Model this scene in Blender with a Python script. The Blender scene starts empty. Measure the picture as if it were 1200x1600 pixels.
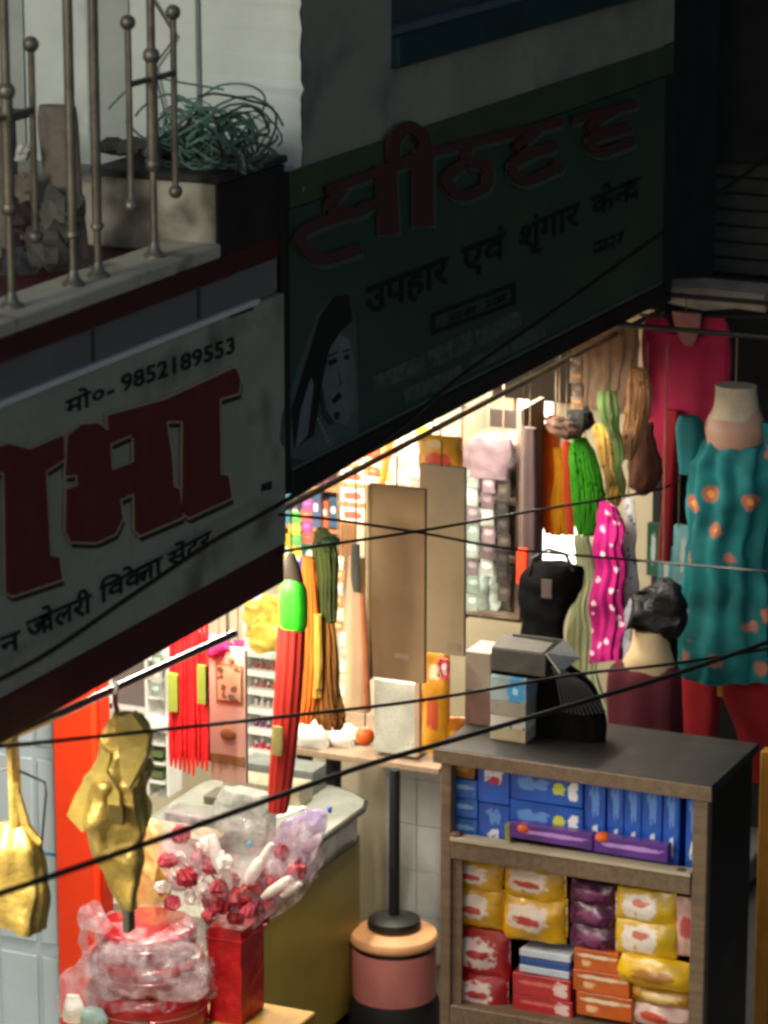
import bpy, math, random
from mathutils import Vector, noise
random.seed(7)
R = math.radians
sc = bpy.context.scene
COL = sc.collection

# ------------------------------------------------------------------ camera
# world: x runs along the shop fronts (away from the camera), y goes into the shops, z up
FPX, HOR, AZ = 5500.0, 1431.0, R(24.2)
TH = math.atan(HOR / FPX)
CAM = Vector((-10.17, -4.93, 5.7))
FW = Vector((math.cos(AZ)*math.cos(TH), math.sin(AZ)*math.cos(TH), -math.sin(TH)))
RT = Vector((math.sin(AZ), -math.cos(AZ), 0))
UP = RT.cross(FW)
cam = bpy.data.cameras.new('camera'); cam.sensor_fit = 'VERTICAL'; cam.sensor_height = 36; cam.sensor_width = 27
cam.lens = FPX/1600*36; cam.clip_start = .1; cam.clip_end = 500
cam.dof.use_dof = True; cam.dof.focus_distance = 12.5; cam.dof.aperture_fstop = 3.2
co = bpy.data.objects.new('camera', cam); COL.objects.link(co); co.location = CAM
co.rotation_euler = FW.to_track_quat('-Z', 'Y').to_euler()
sc.camera = co

# ------------------------------------------------------------------ dusk sky, weak low sun, exposure
SUN_DIR = Vector((.93, -.14, -.34)).normalized()          # the way the light travels
w = bpy.data.worlds.new('World'); sc.world = w; w.use_nodes = True
nt = w.node_tree; bg = nt.nodes['Background']
sky = nt.nodes.new('ShaderNodeTexSky'); sky.sky_type = 'NISHITA'; sky.sun_disc = False
sky.sun_elevation = math.asin(-SUN_DIR.z); sky.sun_rotation = math.atan2(-SUN_DIR.x, -SUN_DIR.y)
nt.links.new(sky.outputs[0], bg.inputs[0]); bg.inputs[1].default_value = .078
sl = bpy.data.lights.new('sun', 'SUN'); sl.energy = 1.05; sl.angle = R(14); sl.color = (.93, 1, .93)
so = bpy.data.objects.new('sun', sl); COL.objects.link(so); so.rotation_euler = SUN_DIR.to_track_quat('-Z', 'Y').to_euler()
so.location = (-8, 0, 8)
vs = sc.view_settings; vs.view_transform = 'Standard'; vs.look = 'None'; vs.exposure = 0; vs.gamma = 1; vs.use_curve_mapping = False
sc.cycles.use_denoising = True
sc.cycles.max_bounces = 6
sc.cycles.sample_clamp_indirect = 4
sc.cycles.pixel_filter_type = 'BLACKMAN_HARRIS'; sc.cycles.filter_width = 3.0

# ------------------------------------------------------------------ helpers
def on(px, py, x=None, y=None, z=None):
    """point of the photograph (1200x1600) on a plane of the place"""
    d = FW*FPX + RT*(px-600) + UP*(800-py)
    for i, v in enumerate((x, y, z)):
        if v is not None: t = (v-CAM[i])/d[i]
    return CAM + d*t

def rgb(h, k=1.0):
    h = h.lstrip('#'); o = []
    for i in (0, 2, 4):
        c = int(h[i:i+2], 16)/255
        o.append((c/12.92 if c <= .04045 else ((c+.055)/1.055)**2.4)*k)
    return tuple(o)

MATS = {}
def base_nodes(name):
    m = bpy.data.materials.new(name); m.use_nodes = True
    n = m.node_tree.nodes; return m, m.node_tree, n['Principled BSDF']
def sep_mul(c, k): return (min(1, c[0]*k), min(1, c[1]*k), min(1, c[2]*k), 1)
def mat(name, col, rough=.6, var=.2, scale=9, bump=.15, metal=0, emit=0, stretch=(1, 1, 1), spec=.4, trans=0, alpha=1, dirt=None, coat=0):
    if name in MATS: return MATS[name]
    m, t, b = base_nodes(name)
    if isinstance(col, str): col = rgb(col)
    tc = t.nodes.new('ShaderNodeTexCoord'); mp = t.nodes.new('ShaderNodeMapping'); mp.inputs['Scale'].default_value = stretch
    t.links.new(tc.outputs['Object'], mp.inputs[0])
    nz = t.nodes.new('ShaderNodeTexNoise'); nz.inputs['Scale'].default_value = scale; nz.inputs['Detail'].default_value = 6; nz.inputs['Roughness'].default_value = .65
    t.links.new(mp.outputs[0], nz.inputs['Vector'])
    mx = t.nodes.new('ShaderNodeValToRGB'); mx.color_ramp.elements[0].position = .3; mx.color_ramp.elements[1].position = .7
    mx.color_ramp.elements[0].color = sep_mul(col, 1-var); mx.color_ramp.elements[1].color = sep_mul(col, 1+var)
    t.links.new(nz.outputs[0], mx.inputs[0]); out = mx.outputs[0]
    if dirt:
        n2 = t.nodes.new('ShaderNodeTexNoise'); n2.inputs['Scale'].default_value = dirt[1]; n2.inputs['Detail'].default_value = 8
        t.links.new(tc.outputs['Object'], n2.inputs['Vector'])
        r2 = t.nodes.new('ShaderNodeValToRGB'); r2.color_ramp.elements[0].position = dirt[2]; r2.color_ramp.elements[1].position = dirt[2]+.15
        t.links.new(n2.outputs[0], r2.inputs[0])
        mm = t.nodes.new('ShaderNodeMixRGB'); mm.inputs[2].default_value = (*(rgb(dirt[0]) if isinstance(dirt[0], str) else dirt[0]), 1)
        t.links.new(out, mm.inputs[1]); t.links.new(r2.outputs[0], mm.inputs[0]); out = mm.outputs[0]
    t.links.new(out, b.inputs['Base Color'])
    b.inputs['Roughness'].default_value = rough; b.inputs['Metallic'].default_value = metal
    b.inputs['Specular IOR Level'].default_value = spec; b.inputs['Coat Weight'].default_value = coat
    b.inputs['Transmission Weight'].default_value = trans; b.inputs['Alpha'].default_value = alpha
    if bump:
        bp = t.nodes.new('ShaderNodeBump'); bp.inputs['Strength'].default_value = bump; bp.inputs['Distance'].default_value = .02
        t.links.new(nz.outputs[0], bp.inputs['Height']); t.links.new(bp.outputs[0], b.inputs['Normal'])
    if emit:
        b.inputs['Emission Color'].default_value = (*col, 1); b.inputs['Emission Strength'].default_value = emit
    MATS[name] = m; return m

def ramp(t, src, a, bpos):
    r = t.nodes.new('ShaderNodeValToRGB'); r.color_ramp.elements[0].position = a; r.color_ramp.elements[1].position = bpos
    t.links.new(src, r.inputs[0]); return r.outputs[0]
def mixc(t, fac, a, b):
    m = t.nodes.new('ShaderNodeMixRGB')
    t.links.new(fac, m.inputs[0])
    for i, v in ((1, a), (2, b)):
        if isinstance(v, tuple): m.inputs[i].default_value = (*v[:3], 1)
        else: t.links.new(v, m.inputs[i])
    return m.outputs[0]
def mat_spots(name, col, spot, scale=12, size=.3, core=None, rough=.8, stretch=(1, 1, 1), keep=.0):
    """printed cloth: flowers or dots"""
    if name in MATS: return MATS[name]
    m, t, b = base_nodes(name); col, spot = rgb(col), rgb(spot)
    tc = t.nodes.new('ShaderNodeTexCoord'); mp = t.nodes.new('ShaderNodeMapping'); mp.inputs['Scale'].default_value = stretch
    t.links.new(tc.outputs['Object'], mp.inputs[0])
    nz = t.nodes.new('ShaderNodeTexNoise'); nz.inputs['Scale'].default_value = 40
    t.links.new(mp.outputs[0], nz.inputs['Vector'])
    ad = t.nodes.new('ShaderNodeMixRGB'); ad.blend_type = 'ADD'; ad.inputs[0].default_value = .025
    t.links.new(mp.outputs[0], ad.inputs[1]); t.links.new(nz.outputs['Color'], ad.inputs[2])
    vo = t.nodes.new('ShaderNodeTexVoronoi'); vo.inputs['Scale'].default_value = scale; t.links.new(ad.outputs[0], vo.inputs['Vector'])
    n2 = t.nodes.new('ShaderNodeTexNoise'); n2.inputs['Scale'].default_value = 6; t.links.new(tc.outputs['Object'], n2.inputs['Vector'])
    bc = mixc(t, ramp(t, n2.outputs[0], .35, .65), tuple(c*.7 for c in col), tuple(min(1, c*1.2) for c in col))
    f = ramp(t, vo.outputs['Distance'], size*.85, size*1.05)
    if keep:
        sx = t.nodes.new('ShaderNodeSeparateColor'); t.links.new(vo.outputs['Color'], sx.inputs[0])
        k = ramp(t, sx.outputs[0], keep, keep+.02)
        mth = t.nodes.new('ShaderNodeMath'); mth.operation = 'MAXIMUM'; t.links.new(f, mth.inputs[0]); t.links.new(k, mth.inputs[1]); f = mth.outputs[0]
    inner = spot
    if core: inner = mixc(t, ramp(t, vo.outputs['Distance'], size*.35, size*.5), rgb(core), spot)
    t.links.new(mixc(t, f, inner, bc), b.inputs['Base Color']); b.inputs['Roughness'].default_value = rough; b.inputs['Specular IOR Level'].default_value = .2
    MATS[name] = m; return m
def mat_print(name, col, ells, rough=.35, wob=.12, nscale=7):
    """pack with flat printed patches; ells = (colour, cy, cz, ry, rz) in the pack's own 0..1 box, y from the left"""
    if name in MATS: return MATS[name]
    m, t, b = base_nodes(name); col = rgb(col)
    tc = t.nodes.new('ShaderNodeTexCoord')
    nz = t.nodes.new('ShaderNodeTexNoise'); nz.inputs['Scale'].default_value = nscale; nz.inputs['Detail'].default_value = 3
    t.links.new(tc.outputs['Object'], nz.inputs['Vector'])
    n1 = t.nodes.new('ShaderNodeTexNoise'); n1.inputs['Scale'].default_value = 7; n1.inputs['Detail'].default_value = 5; t.links.new(tc.outputs['Generated'], n1.inputs['Vector'])
    cur = mixc(t, ramp(t, nz.outputs[0], .35, .65), tuple(c*.75 for c in col), tuple(min(1, c*1.15) for c in col))
    sp = t.nodes.new('ShaderNodeSeparateXYZ'); t.links.new(tc.outputs['Generated'], sp.inputs[0])
    def mth(op, a, bb):
        k = t.nodes.new('ShaderNodeMath'); k.operation = op
        for i, v in ((0, a), (1, bb)):
            if isinstance(v, (int, float)): k.inputs[i].default_value = v
            else: t.links.new(v, k.inputs[i])
        return k.outputs[0]
    for c, cy, cz, ry, rz in ells:
        dy = mth('POWER', mth('ABSOLUTE', mth('DIVIDE', mth('SUBTRACT', sp.outputs[1], 1-cy), ry), 0), 3)
        dz = mth('POWER', mth('ABSOLUTE', mth('DIVIDE', mth('SUBTRACT', sp.outputs[2], cz), rz), 0), 3)
        d = mth('ADD', mth('ADD', dy, dz), mth('MULTIPLY', mth('SUBTRACT', n1.outputs[0], .5), wob*18))
        cur = mixc(t, ramp(t, d, .55, 1.35), rgb(c), cur)
    t.links.new(cur, b.inputs['Base Color']); b.inputs['Roughness'].default_value = rough; b.inputs['Coat Weight'].default_value = .4; b.inputs['Coat Roughness'].default_value = .2
    bp = t.nodes.new('ShaderNodeBump'); bp.inputs['Strength'].default_value = .5; bp.inputs['Distance'].default_value = .015
    t.links.new(nz.outputs[0], bp.inputs['Height']); t.links.new(bp.outputs[0], b.inputs['Normal'])
    MATS[name] = m; return m
def mat_film(name, col, clear=.6, rough=.12, diff=.5):
    """thin clear plastic"""
    if name in MATS: return MATS[name]
    m, t, b = base_nodes(name); col = rgb(col)
    tr = t.nodes.new('ShaderNodeBsdfTransparent'); mx = t.nodes.new('ShaderNodeMixShader')
    nz = t.nodes.new('ShaderNodeTexNoise'); nz.inputs['Scale'].default_value = 22; nz.inputs['Detail'].default_value = 4
    tc = t.nodes.new('ShaderNodeTexCoord'); t.links.new(tc.outputs['Object'], nz.inputs['Vector'])
    bp = t.nodes.new('ShaderNodeBump'); bp.inputs['Strength'].default_value = .7; bp.inputs['Distance'].default_value = .02
    t.links.new(nz.outputs[0], bp.inputs['Height']); t.links.new(bp.outputs[0], b.inputs['Normal'])
    b.inputs['Base Color'].default_value = (*[c*.75 for c in col], 1); b.inputs['Roughness'].default_value = rough; b.inputs['Specular IOR Level'].default_value = 1.0; b.inputs['Coat Weight'].default_value = .5
    mr = t.nodes.new('ShaderNodeMapRange'); mr.inputs[1].default_value = .35; mr.inputs[2].default_value = .7
    mr.inputs[3].default_value = min(1, 1-clear-.2); mr.inputs[4].default_value = min(1, 1-clear+.25)
    t.links.new(nz.outputs[0], mr.inputs[0]); t.links.new(mr.outputs[0], mx.inputs[0])
    t.links.new(tr.outputs[0], mx.inputs[1]); t.links.new(b.outputs[0], mx.inputs[2])
    t.links.new(mx.outputs[0], t.nodes['Material Output'].inputs[0])
    MATS[name] = m; return m

class MB:
    def __init__(s): s.v = []; s.f = []
    def add(s, vs, fs):
        o = len(s.v); s.v += [tuple(v) for v in vs]; s.f += [tuple(i+o for i in f) for f in fs]; return s
    def box(s, a, b):
        (x0, y0, z0), (x1, y1, z1) = [[min(p, q) for p, q in zip(a, b)], [max(p, q) for p, q in zip(a, b)]]
        return s.add([(x0,y0,z0),(x1,y0,z0),(x1,y1,z0),(x0,y1,z0),(x0,y0,z1),(x1,y0,z1),(x1,y1,z1),(x0,y1,z1)],
                     [(0,3,2,1),(4,5,6,7),(0,1,5,4),(1,2,6,5),(2,3,7,6),(3,0,4,7)])
    def prism(s, pts, d):
        """polygon (world points) pushed along vector d"""
        n = len(pts); d = Vector(d); pts = [Vector(p) for p in pts]
        return s.add(pts+[p+d for p in pts], [tuple(range(n))[::-1], tuple(range(n, 2*n))]+[(i, (i+1) % n, n+(i+1) % n, n+i) for i in range(n)])
    def tube(s, pts, r, n=7, cap=True):
        pts = [Vector(p) for p in pts]; N = len(pts); rr = r if isinstance(r, (list, tuple)) else [r]*N
        vs = []; fs = []; up0 = Vector((0, 0, 1))
        for i, p in enumerate(pts):
            d = (pts[min(i+1, N-1)]-pts[max(i-1, 0)]).normalized()
            u = d.cross(up0)
            if u.length < .2: u = d.cross(Vector((1, 0, 0)))
            u.normalize(); v = d.cross(u)
            vs += [p+(u*math.cos(k*2*math.pi/n)+v*math.sin(k*2*math.pi/n))*rr[i] for k in range(n)]
        for i in range(N-1):
            for k in range(n): fs.append((i*n+k, i*n+(k+1) % n, (i+1)*n+(k+1) % n, (i+1)*n+k))
        if cap: fs += [tuple(range(n))[::-1], tuple(range((N-1)*n, N*n))]
        return s.add(vs, fs)
    def lathe(s, c, prof, n=20, wob=0, sy=1, seed=0, cap=True):
        c = Vector(c); vs = []; fs = []
        for r, z in prof:
            for k in range(n):
                a = k*2*math.pi/n
                q = 1+wob*noise.noise(Vector((math.cos(a)*1.7+seed, math.sin(a)*1.7, z*9)))
                vs.append(c+Vector((r*q*math.cos(a), r*q*math.sin(a)*sy, z)))
        for i in range(len(prof)-1):
            for k in range(n): fs.append((i*n+k, i*n+(k+1) % n, (i+1)*n+(k+1) % n, (i+1)*n+k))
        if cap: fs += [tuple(range(n))[::-1], tuple(range((len(prof)-1)*n, len(prof)*n))]
        return s.add(vs, fs)
    def ball(s, c, r, n=12, sc_=(1, 1, 1), wob=0):
        c = Vector(c); m = max(4, n//2); vs = []; fs = []
        for i in range(m+1):
            th = math.pi*i/m
            for k in range(n):
                a = 2*math.pi*k/n; d = Vector((math.sin(th)*math.cos(a), math.sin(th)*math.sin(a), math.cos(th)))
                q = r*(1+wob*noise.noise(d*2.2+c*7)) if wob else r
                vs.append(c+Vector((d.x*sc_[0], d.y*sc_[1], d.z*sc_[2]))*q)
        for i in range(m):
            for k in range(n): fs.append((i*n+k, (i+1)*n+k, (i+1)*n+(k+1) % n, i*n+(k+1) % n))
        return s.add(vs, fs)
    def loft(s, secs, n=28, folds=0, amp=0, twist=0, wob=0, seed=0, cap=True):
        """secs: (cx, cy, cz, half width in y, half depth in x)"""
        vs = []; fs = []; N = len(secs)
        for j, (cx, cy, cz, a, b) in enumerate(secs):
            for k in range(n):
                t = 2*math.pi*k/n
                q = 1+(amp*math.sin(folds*t+seed+twist*j) if folds else 0)
                if wob: q += wob*noise.noise(Vector((math.cos(t)*1.6+seed*3.1, math.sin(t)*1.6, cz*8)))
                ct, st = math.cos(t), math.sin(t)
                vs.append((cx+b*q*st, cy-a*(1 if abs(ct) > .9 else q)*ct, cz + (wob*.25*a*noise.noise(Vector((ct*3, st*3, seed*1.0))) if wob else 0)))
        for j in range(N-1):
            for k in range(n): fs.append((j*n+k, (j+1)*n+k, (j+1)*n+(k+1) % n, j*n+(k+1) % n))
        if cap: fs += [tuple(range(n)), tuple(range((N-1)*n, N*n))[::-1]]
        return s.add(vs, fs)
    def build(s, name, m, parent=None, smooth=True, bevel=0, local=False):
        me = bpy.data.meshes.new(name); off = Vector((0, 0, 0))
        if parent is not None and not local:
            p = parent
            while p is not None: off += Vector(p.location); p = p.parent
        me.from_pydata([Vector(v)-off for v in s.v], [], s.f); me.update()
        o = bpy.data.objects.new(name, me); COL.objects.link(o)
        if m: me.materials.append(m)
        if parent is not None: o.parent = parent
        import bmesh
        bm = bmesh.new(); bm.from_mesh(me); bmesh.ops.recalc_face_normals(bm, faces=bm.faces)
        if bevel: bmesh.ops.bevel(bm, geom=bm.edges[:], offset=bevel, segments=1, affect='EDGES', profile=.5)
        bm.to_mesh(me); bm.free()
        if smooth:
            for p in me.polygons: p.use_smooth = True
            try: me.set_sharp_from_angle(angle=R(40))
            except Exception: pass
        return o
def recentre(o):
    vs = [v.co for v in o.data.vertices]; c = Vector([(min(v[i] for v in vs)+max(v[i] for v in vs))/2 for i in range(3)])
    for v in o.data.vertices: v.co -= c
    o.location = o.location+c
def tag(o, label=None, cat=None, group=None, kind=None):
    if cat and o.type == 'MESH' and o.parent is None and o.location.length < 1e-6: recentre(o)
    if label: o['label'] = label
    if cat: o['category'] = cat
    if group: o['group'] = group
    if kind: o['kind'] = kind
    return o
def thing(name, loc, label, cat, group=None):
    o = bpy.data.objects.new(name, None); o.empty_display_size = .05; COL.objects.link(o); o.location = loc
    return tag(o, label, cat, group)
def structure(o): return tag(o, kind='structure')
def smoothsecs(secs, m):
    """Catmull-Rom through the sections"""
    out = []; n = len(secs)
    for i in range(n-1):
        p0, p1, p2, p3 = secs[max(0, i-1)], secs[i], secs[i+1], secs[min(n-1, i+2)]
        for k in range(m):
            t = k/m; r_ = []
            for a, b, c, d in zip(p0, p1, p2, p3):
                r_.append(.5*((2*b)+(-a+c)*t+(2*a-5*b+4*c-d)*t*t+(-a+3*b-3*c+d)*t**3))
            r_[3] = max(r_[3], .003) if len(r_) > 3 else r_[-1]
            out.append(tuple(r_))
    out.append(tuple(secs[-1])); return out
def hsecs(X, rows, depth=.4, m=4, dx=0):
    """rows (py, left px, right px) on the plane x = X -> loft sections"""
    s = []
    for i, row in enumerate(rows):
        py, l, r = row[:3]; a, b = on(l, py, x=X), on(r, py, x=X); hw = max(.004, (a.y-b.y)/2)
        dd = row[3] if len(row) > 3 else depth
        s.append((X, (a.y+b.y)/2, (a.z+b.z)/2, hw, max(.004, hw*dd)))
    return [(a, b, c, d, max(e, .004)) for a, b, c, d, e in smoothsecs(s, m)]
def hang(name, X, rows, m, parent=None, depth=.4, folds=0, amp=0, twist=.05, wob=0, seed=0, sub=4, n=32):
    return MB().loft(hsecs(X, rows, depth, sub), n=n, folds=folds, amp=amp, twist=twist, wob=wob, seed=seed).build(name, m, parent)
def crumple(o, amp, sc_, seed, smooth=False):
    for v in o.data.vertices: v.co += Vector(noise.noise_vector(v.co*sc_+Vector((seed*1.7, 0, 0))))*amp
    for p in o.data.polygons: p.use_smooth = smooth
def strands(name, X, rows, m, parent, n=40, depth=.6, r=.006, seed=0, sub=3, frizz=.006):
    """a skein: many thin cords following the outline, one mesh"""
    S = hsecs(X, rows, depth, sub); mb = MB(); rn = random.Random(seed)
    for k in range(n):
        a_ = rn.uniform(0, 6.283); q = math.sqrt(rn.uniform(.15, 1)); pts = []; e = rn.randint(0, max(1, len(S)//6)); ph = rn.uniform(0, 6.28)
        for i, (cx, cy, cz, w_, d_) in enumerate(S[:len(S)-e]):
            f_ = .06*math.sin(i*.9+ph)
            pts.append((cx+d_*(q+f_)*math.sin(a_)+rn.uniform(-frizz, frizz)*.3, cy-w_*(q*.96+f_)*math.cos(a_)+rn.uniform(-frizz, frizz)*.3, cz))
        mb.tube(pts, r*rn.uniform(.7, 1.3), 5)
    return mb.build(name, m, parent)
def xat(px, py, y): return on(px, py, y=y).x
def box_px(X, l, r, t, b, d, mb=None):
    """box whose face towards -x is the pixel rectangle on plane x = X, depth d"""
    p, q = on(l, (t+b)/2, x=X), on(r, (t+b)/2, x=X); zt, zb = on((l+r)/2, t, x=X).z, on((l+r)/2, b, x=X).z
    return (mb or MB()).box((X, p.y, zb), (X+d, q.y, zt))
def string(pts, parent, m, name='string', r=.003): return MB().tube(pts, r, 5).build(name, m, parent)

# ------------------------------------------------------------------ materials
white_wall = mat('white_plaster', '#c9cec6', .85, .1, 3, .2, dirt=('#8d938b', 2.2, .58))
grey_wall = mat('grey_plaster', '#918f7e', .9, .18, 2.5, .3, dirt=('#6e726c', 3, .55))
shade_wall = mat('shade_plaster', (.012, .013, .012), .9, .5, 4, .2)  # night shade put into the colour, near black even where the sun falls
asphalt = mat('asphalt', (.045, .045, .045), .9, .3, 30, .3)
maroon = mat('maroon_paint', '#4b1518', .6, .25, 6, .15)
steel = mat('steel', '#857e70', .48, .35, 14, .1, metal=.75)
cream = mat('cream_wall', '#cfc3a8', .85, .1, 3, .1)
wood = mat('brown_wood', '#6c5b48', .55, .3, 5, .2, stretch=(1, 1, 9))
woodh = mat('brown_wood_rail', '#6c5b48', .55, .3, 5, .2, stretch=(1, 9, 9))
darkwood = mat('dark_laminate', '#4a4640', .4, .3, 9, .1)
black = mat('black_plastic', (.005, .005, .006), .75, .3, 8, .1)
wirem = mat('black_cable', (.006, .006, .006), .5, .3, 30, .05)
whitep = mat('white_paint', '#dcdcd6', .45, .06, 8, .05)
redm = mat('red_paper', '#c8161a', .45, .25, 16, .4)
stringm = mat('string_fibre', '#6d5c48', .8, .2, 30, .1)

# ------------------------------------------------------------------ ground
structure(MB().box((-40, -60, -.2), (90, 60, 0)).build('ground', asphalt, smooth=False))
structure(MB().box((-6, -.25, .001), (6, .0, .12)).build('kerb', mat('kerb_concrete', '#6f6d68', .9, .2, 5, .3), smooth=False, bevel=.01))

# ------------------------------------------------------------------ left building (balcony over the shop)
lb = thing('balcony_building', (-1.5, .5, 0), 'old plaster building with a railed balcony above the white signboard', 'building')
MB().box((-6, .0, 3.62), (-.005, .2, 3.70)).box((-6, .2, 2.8), (-.005, 3, 3.70)).build('balcony_slab', maroon, lb, False)
MB().box((-6, -.025, 3.70), (-.495, .17, 3.745)).build('sill', mat('sill_plaster', '#b3aa95', .8, .15, 6, .25, dirt=('#6b6459', 5, .6)), lb, False, .006)
MB().box((-6, .02, 2.56), (-.005, .1, 3.62)).build('lintel', grey_wall, lb, False)
# corner pillar and low wall of the balcony
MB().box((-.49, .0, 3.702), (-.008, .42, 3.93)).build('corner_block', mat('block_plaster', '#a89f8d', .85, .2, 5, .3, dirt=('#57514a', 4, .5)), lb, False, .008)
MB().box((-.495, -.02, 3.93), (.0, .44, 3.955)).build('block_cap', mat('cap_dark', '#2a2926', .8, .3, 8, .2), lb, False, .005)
MB().box((-.485, -.012, 3.702), (-.012, -.002, 3.925)).build('block_face', mat('block_shade', '#231b1c', .8, .3, 8, .2), lb, False)  # dark sheet: shade of the street-facing side put into the colour
MB().box((-.475, .43, 3.70), (-.12, 1.6, 3.90)).build('low_wall', mat('low_wall_plaster', '#9c9484', .85, .2, 5, .3), lb, False, .006)
MB().box((-6, 2.6, 0), (3.9, 2.75, 8)).build('rear_wall', white_wall, lb, False)
# things standing on the balcony
bp_ = thing('balcony_pillar', (-.7, .6, 3.70), 'narrow plaster stub with rough edges behind the steel railing', 'pillar')
MB().loft([(-.72, .66, 3.70, .085, .07), (-.72, .66, 3.95, .085, .07), (-.72, .66, 4.13, .08, .07)], n=16, wob=.12).build('shaft', mat('stub_plaster', '#7d7466', .9, .3, 12, .5), bp_)
MB().box((-.80, .56, 4.125), (-.63, .76, 4.15)).build('top_slab', mat('stub_top', '#4d4741', .9, .3, 12, .4), bp_, False, .006)

# ---- steel railing: one thing, every bar a part
rl = thing('balcony_railing', (-1.2, .06, 3.745), 'steel balcony railing with ball finials and flanged bases on the sill', 'railing')
def flange(x): MB().lathe((x, .06, 3.745), [(.034, 0), (.034, .008), (.02, .02), (.012, .045)], 16).build('base_flange', steel, rl)
RY = .06
for px, thick in ((20, 1), (115, 0), (155, 0), (240, 1)):
    x = {20: -1.645, 115: -1.285, 155: -1.135, 240: -.778}[px]
    flange(x)
    if thick:
        MB().tube([(x, RY, 3.75), (x, RY, 4.02)], .011, 10).build('baluster_foot', steel, rl)
        MB().tube([(x, RY, 4.02), (x, RY, 4.36)], .018, 10).build('baluster', steel, rl)
        MB().tube([(x, RY, 4.36), (x, RY, 4.9)], .013, 10).build('baluster_top', steel, rl)
        MB().ball((x, RY, 4.36), .027, 14).build('ball', steel, rl); MB().ball((x, RY, 4.03), .024, 14).build('ball', steel, rl)
        MB().tube([(x-.15, RY, 4.29), (x+.15, RY, 4.29)], .010, 8).build('cross_bar', steel, rl)
        for sx in (-.145, .145):
            if px == 20 and sx < 0: continue
            MB().tube([(x+sx, RY, 3.93), (x+sx, RY, 4.46)], .0105, 8).build('side_rod', steel, rl)
            MB().ball((x+sx, RY, 4.475), .024, 14).build('ball', steel, rl); MB().ball((x+sx, RY, 3.925), .022, 14).build('ball', steel, rl)
    else:
        MB().tube([(x, RY, 3.75), (x, RY, 3.90)], .011, 10).build('baluster_foot', steel, rl)
        MB().lathe((x, RY, 3.885), [(.011, 0), (.02, .006), (.02, .018), (.015, .024)], 12).build('collar', steel, rl)
        MB().tube([(x, RY, 3.90), (x, RY, 4.9)], .015, 10).build('baluster', steel, rl)
MB().tube([(-2.4, RY, 4.9), (-.05, RY, 4.9)], .028, 10).build('top_rail', steel, rl)
MB().tube([(-2.0, RY, 3.75), (-2.0, RY, 4.9)], .015, 10).build('baluster', steel, rl)

# ---- tangle of green cable and net over the corner block
gw = thing('green_cable_tangle', (-.35, .25, 3.955), 'loose coils of green cable heaped on the balcony corner block', 'cable')
gm = mat('green_cable', '#587a6e', .8, .5, 20, .1); gm2 = mat('dark_cable', '#2b302b', .7, .3, 20, .1)
rnd = random.Random(3)
for k in range(58):
    c = on(rnd.uniform(255, 385), rnd.uniform(190, 268), x=-.3-rnd.uniform(-.12, .12)); ra = rnd.uniform(.05, .17); rb = ra*rnd.uniform(.35, .7); ph = rnd.uniform(0, 6.3); tl = rnd.uniform(-.7, .7)
    pts = []
    for i in range(19):
        a = ph+i/18*6.0; u_, v_ = ra*math.cos(a), rb*math.sin(a)
        pts.append((c.x+.05*math.sin(a*1.3+k), c.y+u_*math.cos(tl)-v_*math.sin(tl), max(3.965, c.z+u_*math.sin(tl)+v_*math.cos(tl)+.015*math.sin(3*a+k))))
    MB().tube(pts, rnd.choice((.002, .003, .0045)), 5).build('coil', gm if k % 3 else gm2, gw)
for pl in ([(300, 165), (340, 135), (385, 132), (413, 150), (405, 180), (375, 190)], [(170, 170), (200, 140), (235, 122), (290, 130), (350, 140)], [(380, 270), (420, 240), (405, 225), (430, 240)]):
    pts = [on(*p, x=-.2) for p in pl]; pp = smoothsecs([(p.x, p.y, p.z, .01) for p in pts], 5)
    MB().tube([p[:3] for p in pp], .004, 5).build('loose_end', gm, gw)
nt_ = MB()
for k in range(5):
    a = on(290+k*18, 165+k*12, x=-.22); b = on(385+k*6, 262, x=-.22)
    nt_.tube([a, (a+b)/2+Vector((0, -.03, .05)), b], .006, 5)
nt_.build('net_strand', gm, gw)
hp = thing('rag_heap', (-.35, .5, 3.955), 'dark heap of old rags and pots behind the railing', 'rags')
for k, (px, py, r_) in enumerate(((255, 235, .07), (300, 245, .08), (215, 232, .06), (345, 250, .07), (180, 240, .05), (280, 215, .05))):
    c = on(px, py, x=-.25); MB().ball((c.x, c.y, max(c.z, 3.985)), r_, 14, (1, 1.1, .55), .5).build('rag', mat('rag_%d' % (k % 2), ('#3d3a33', '#24251f')[k % 2], .95, .4, 14, .6), hp)
rp = thing('clutter_pots', (-1.5, .45, 3.70), 'white jar and dark bundles behind the left railing bars', 'pots')
for k, (px, py, r_, cl) in enumerate(((38, 238, .03, '#b9b9ae'), (40, 290, .035, '#6d6357'), (40, 340, .055, '#3a2f2c'), (75, 380, .07, '#4d4b42'), (35, 420, .07, '#383a3a'), (95, 330, .06, '#55524a'))):
    c = on(px, py, x=-.95); MB().ball(c, r_, 14, (1, 1, 1.05), .35 if k else .05).build('pot' if k else 'jar', mat('pot_%d' % k, cl, .7, .3, 15, .4), rp)
for c_ in rp.children: crumple(c_, .032, 22, 3); crumple(c_, .012, 60, 4)
bx_ = thing('grey_sack', (-.85, .5, 3.70), 'tall grey cloth sack behind the railing bars', 'sack')
hang('sack_body', -.85, [(165, 62, 118), (200, 60, 122), (300, 72, 128), (400, 82, 140)], mat('sack_cloth', '#6f665c', .95, .25, 18, .4), bx_, .5, wob=.12)

# ------------------------------------------------------------------ right building
rb = thing('plaster_building', (2, 1, 0), 'grey plastered building above the green signboard with its white side wall', 'building')
MB().box((.14, .0, 2.84), (3.75, .12, 4.13)).box((.14, .0, 4.13), (.86, .12, 8)).box((.86, .0, 5.6), (3.75, .12, 8)).box((3.45, .0, 4.13), (3.75, .12, 5.6)).build('front_wall', grey_wall, rb, False)
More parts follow.
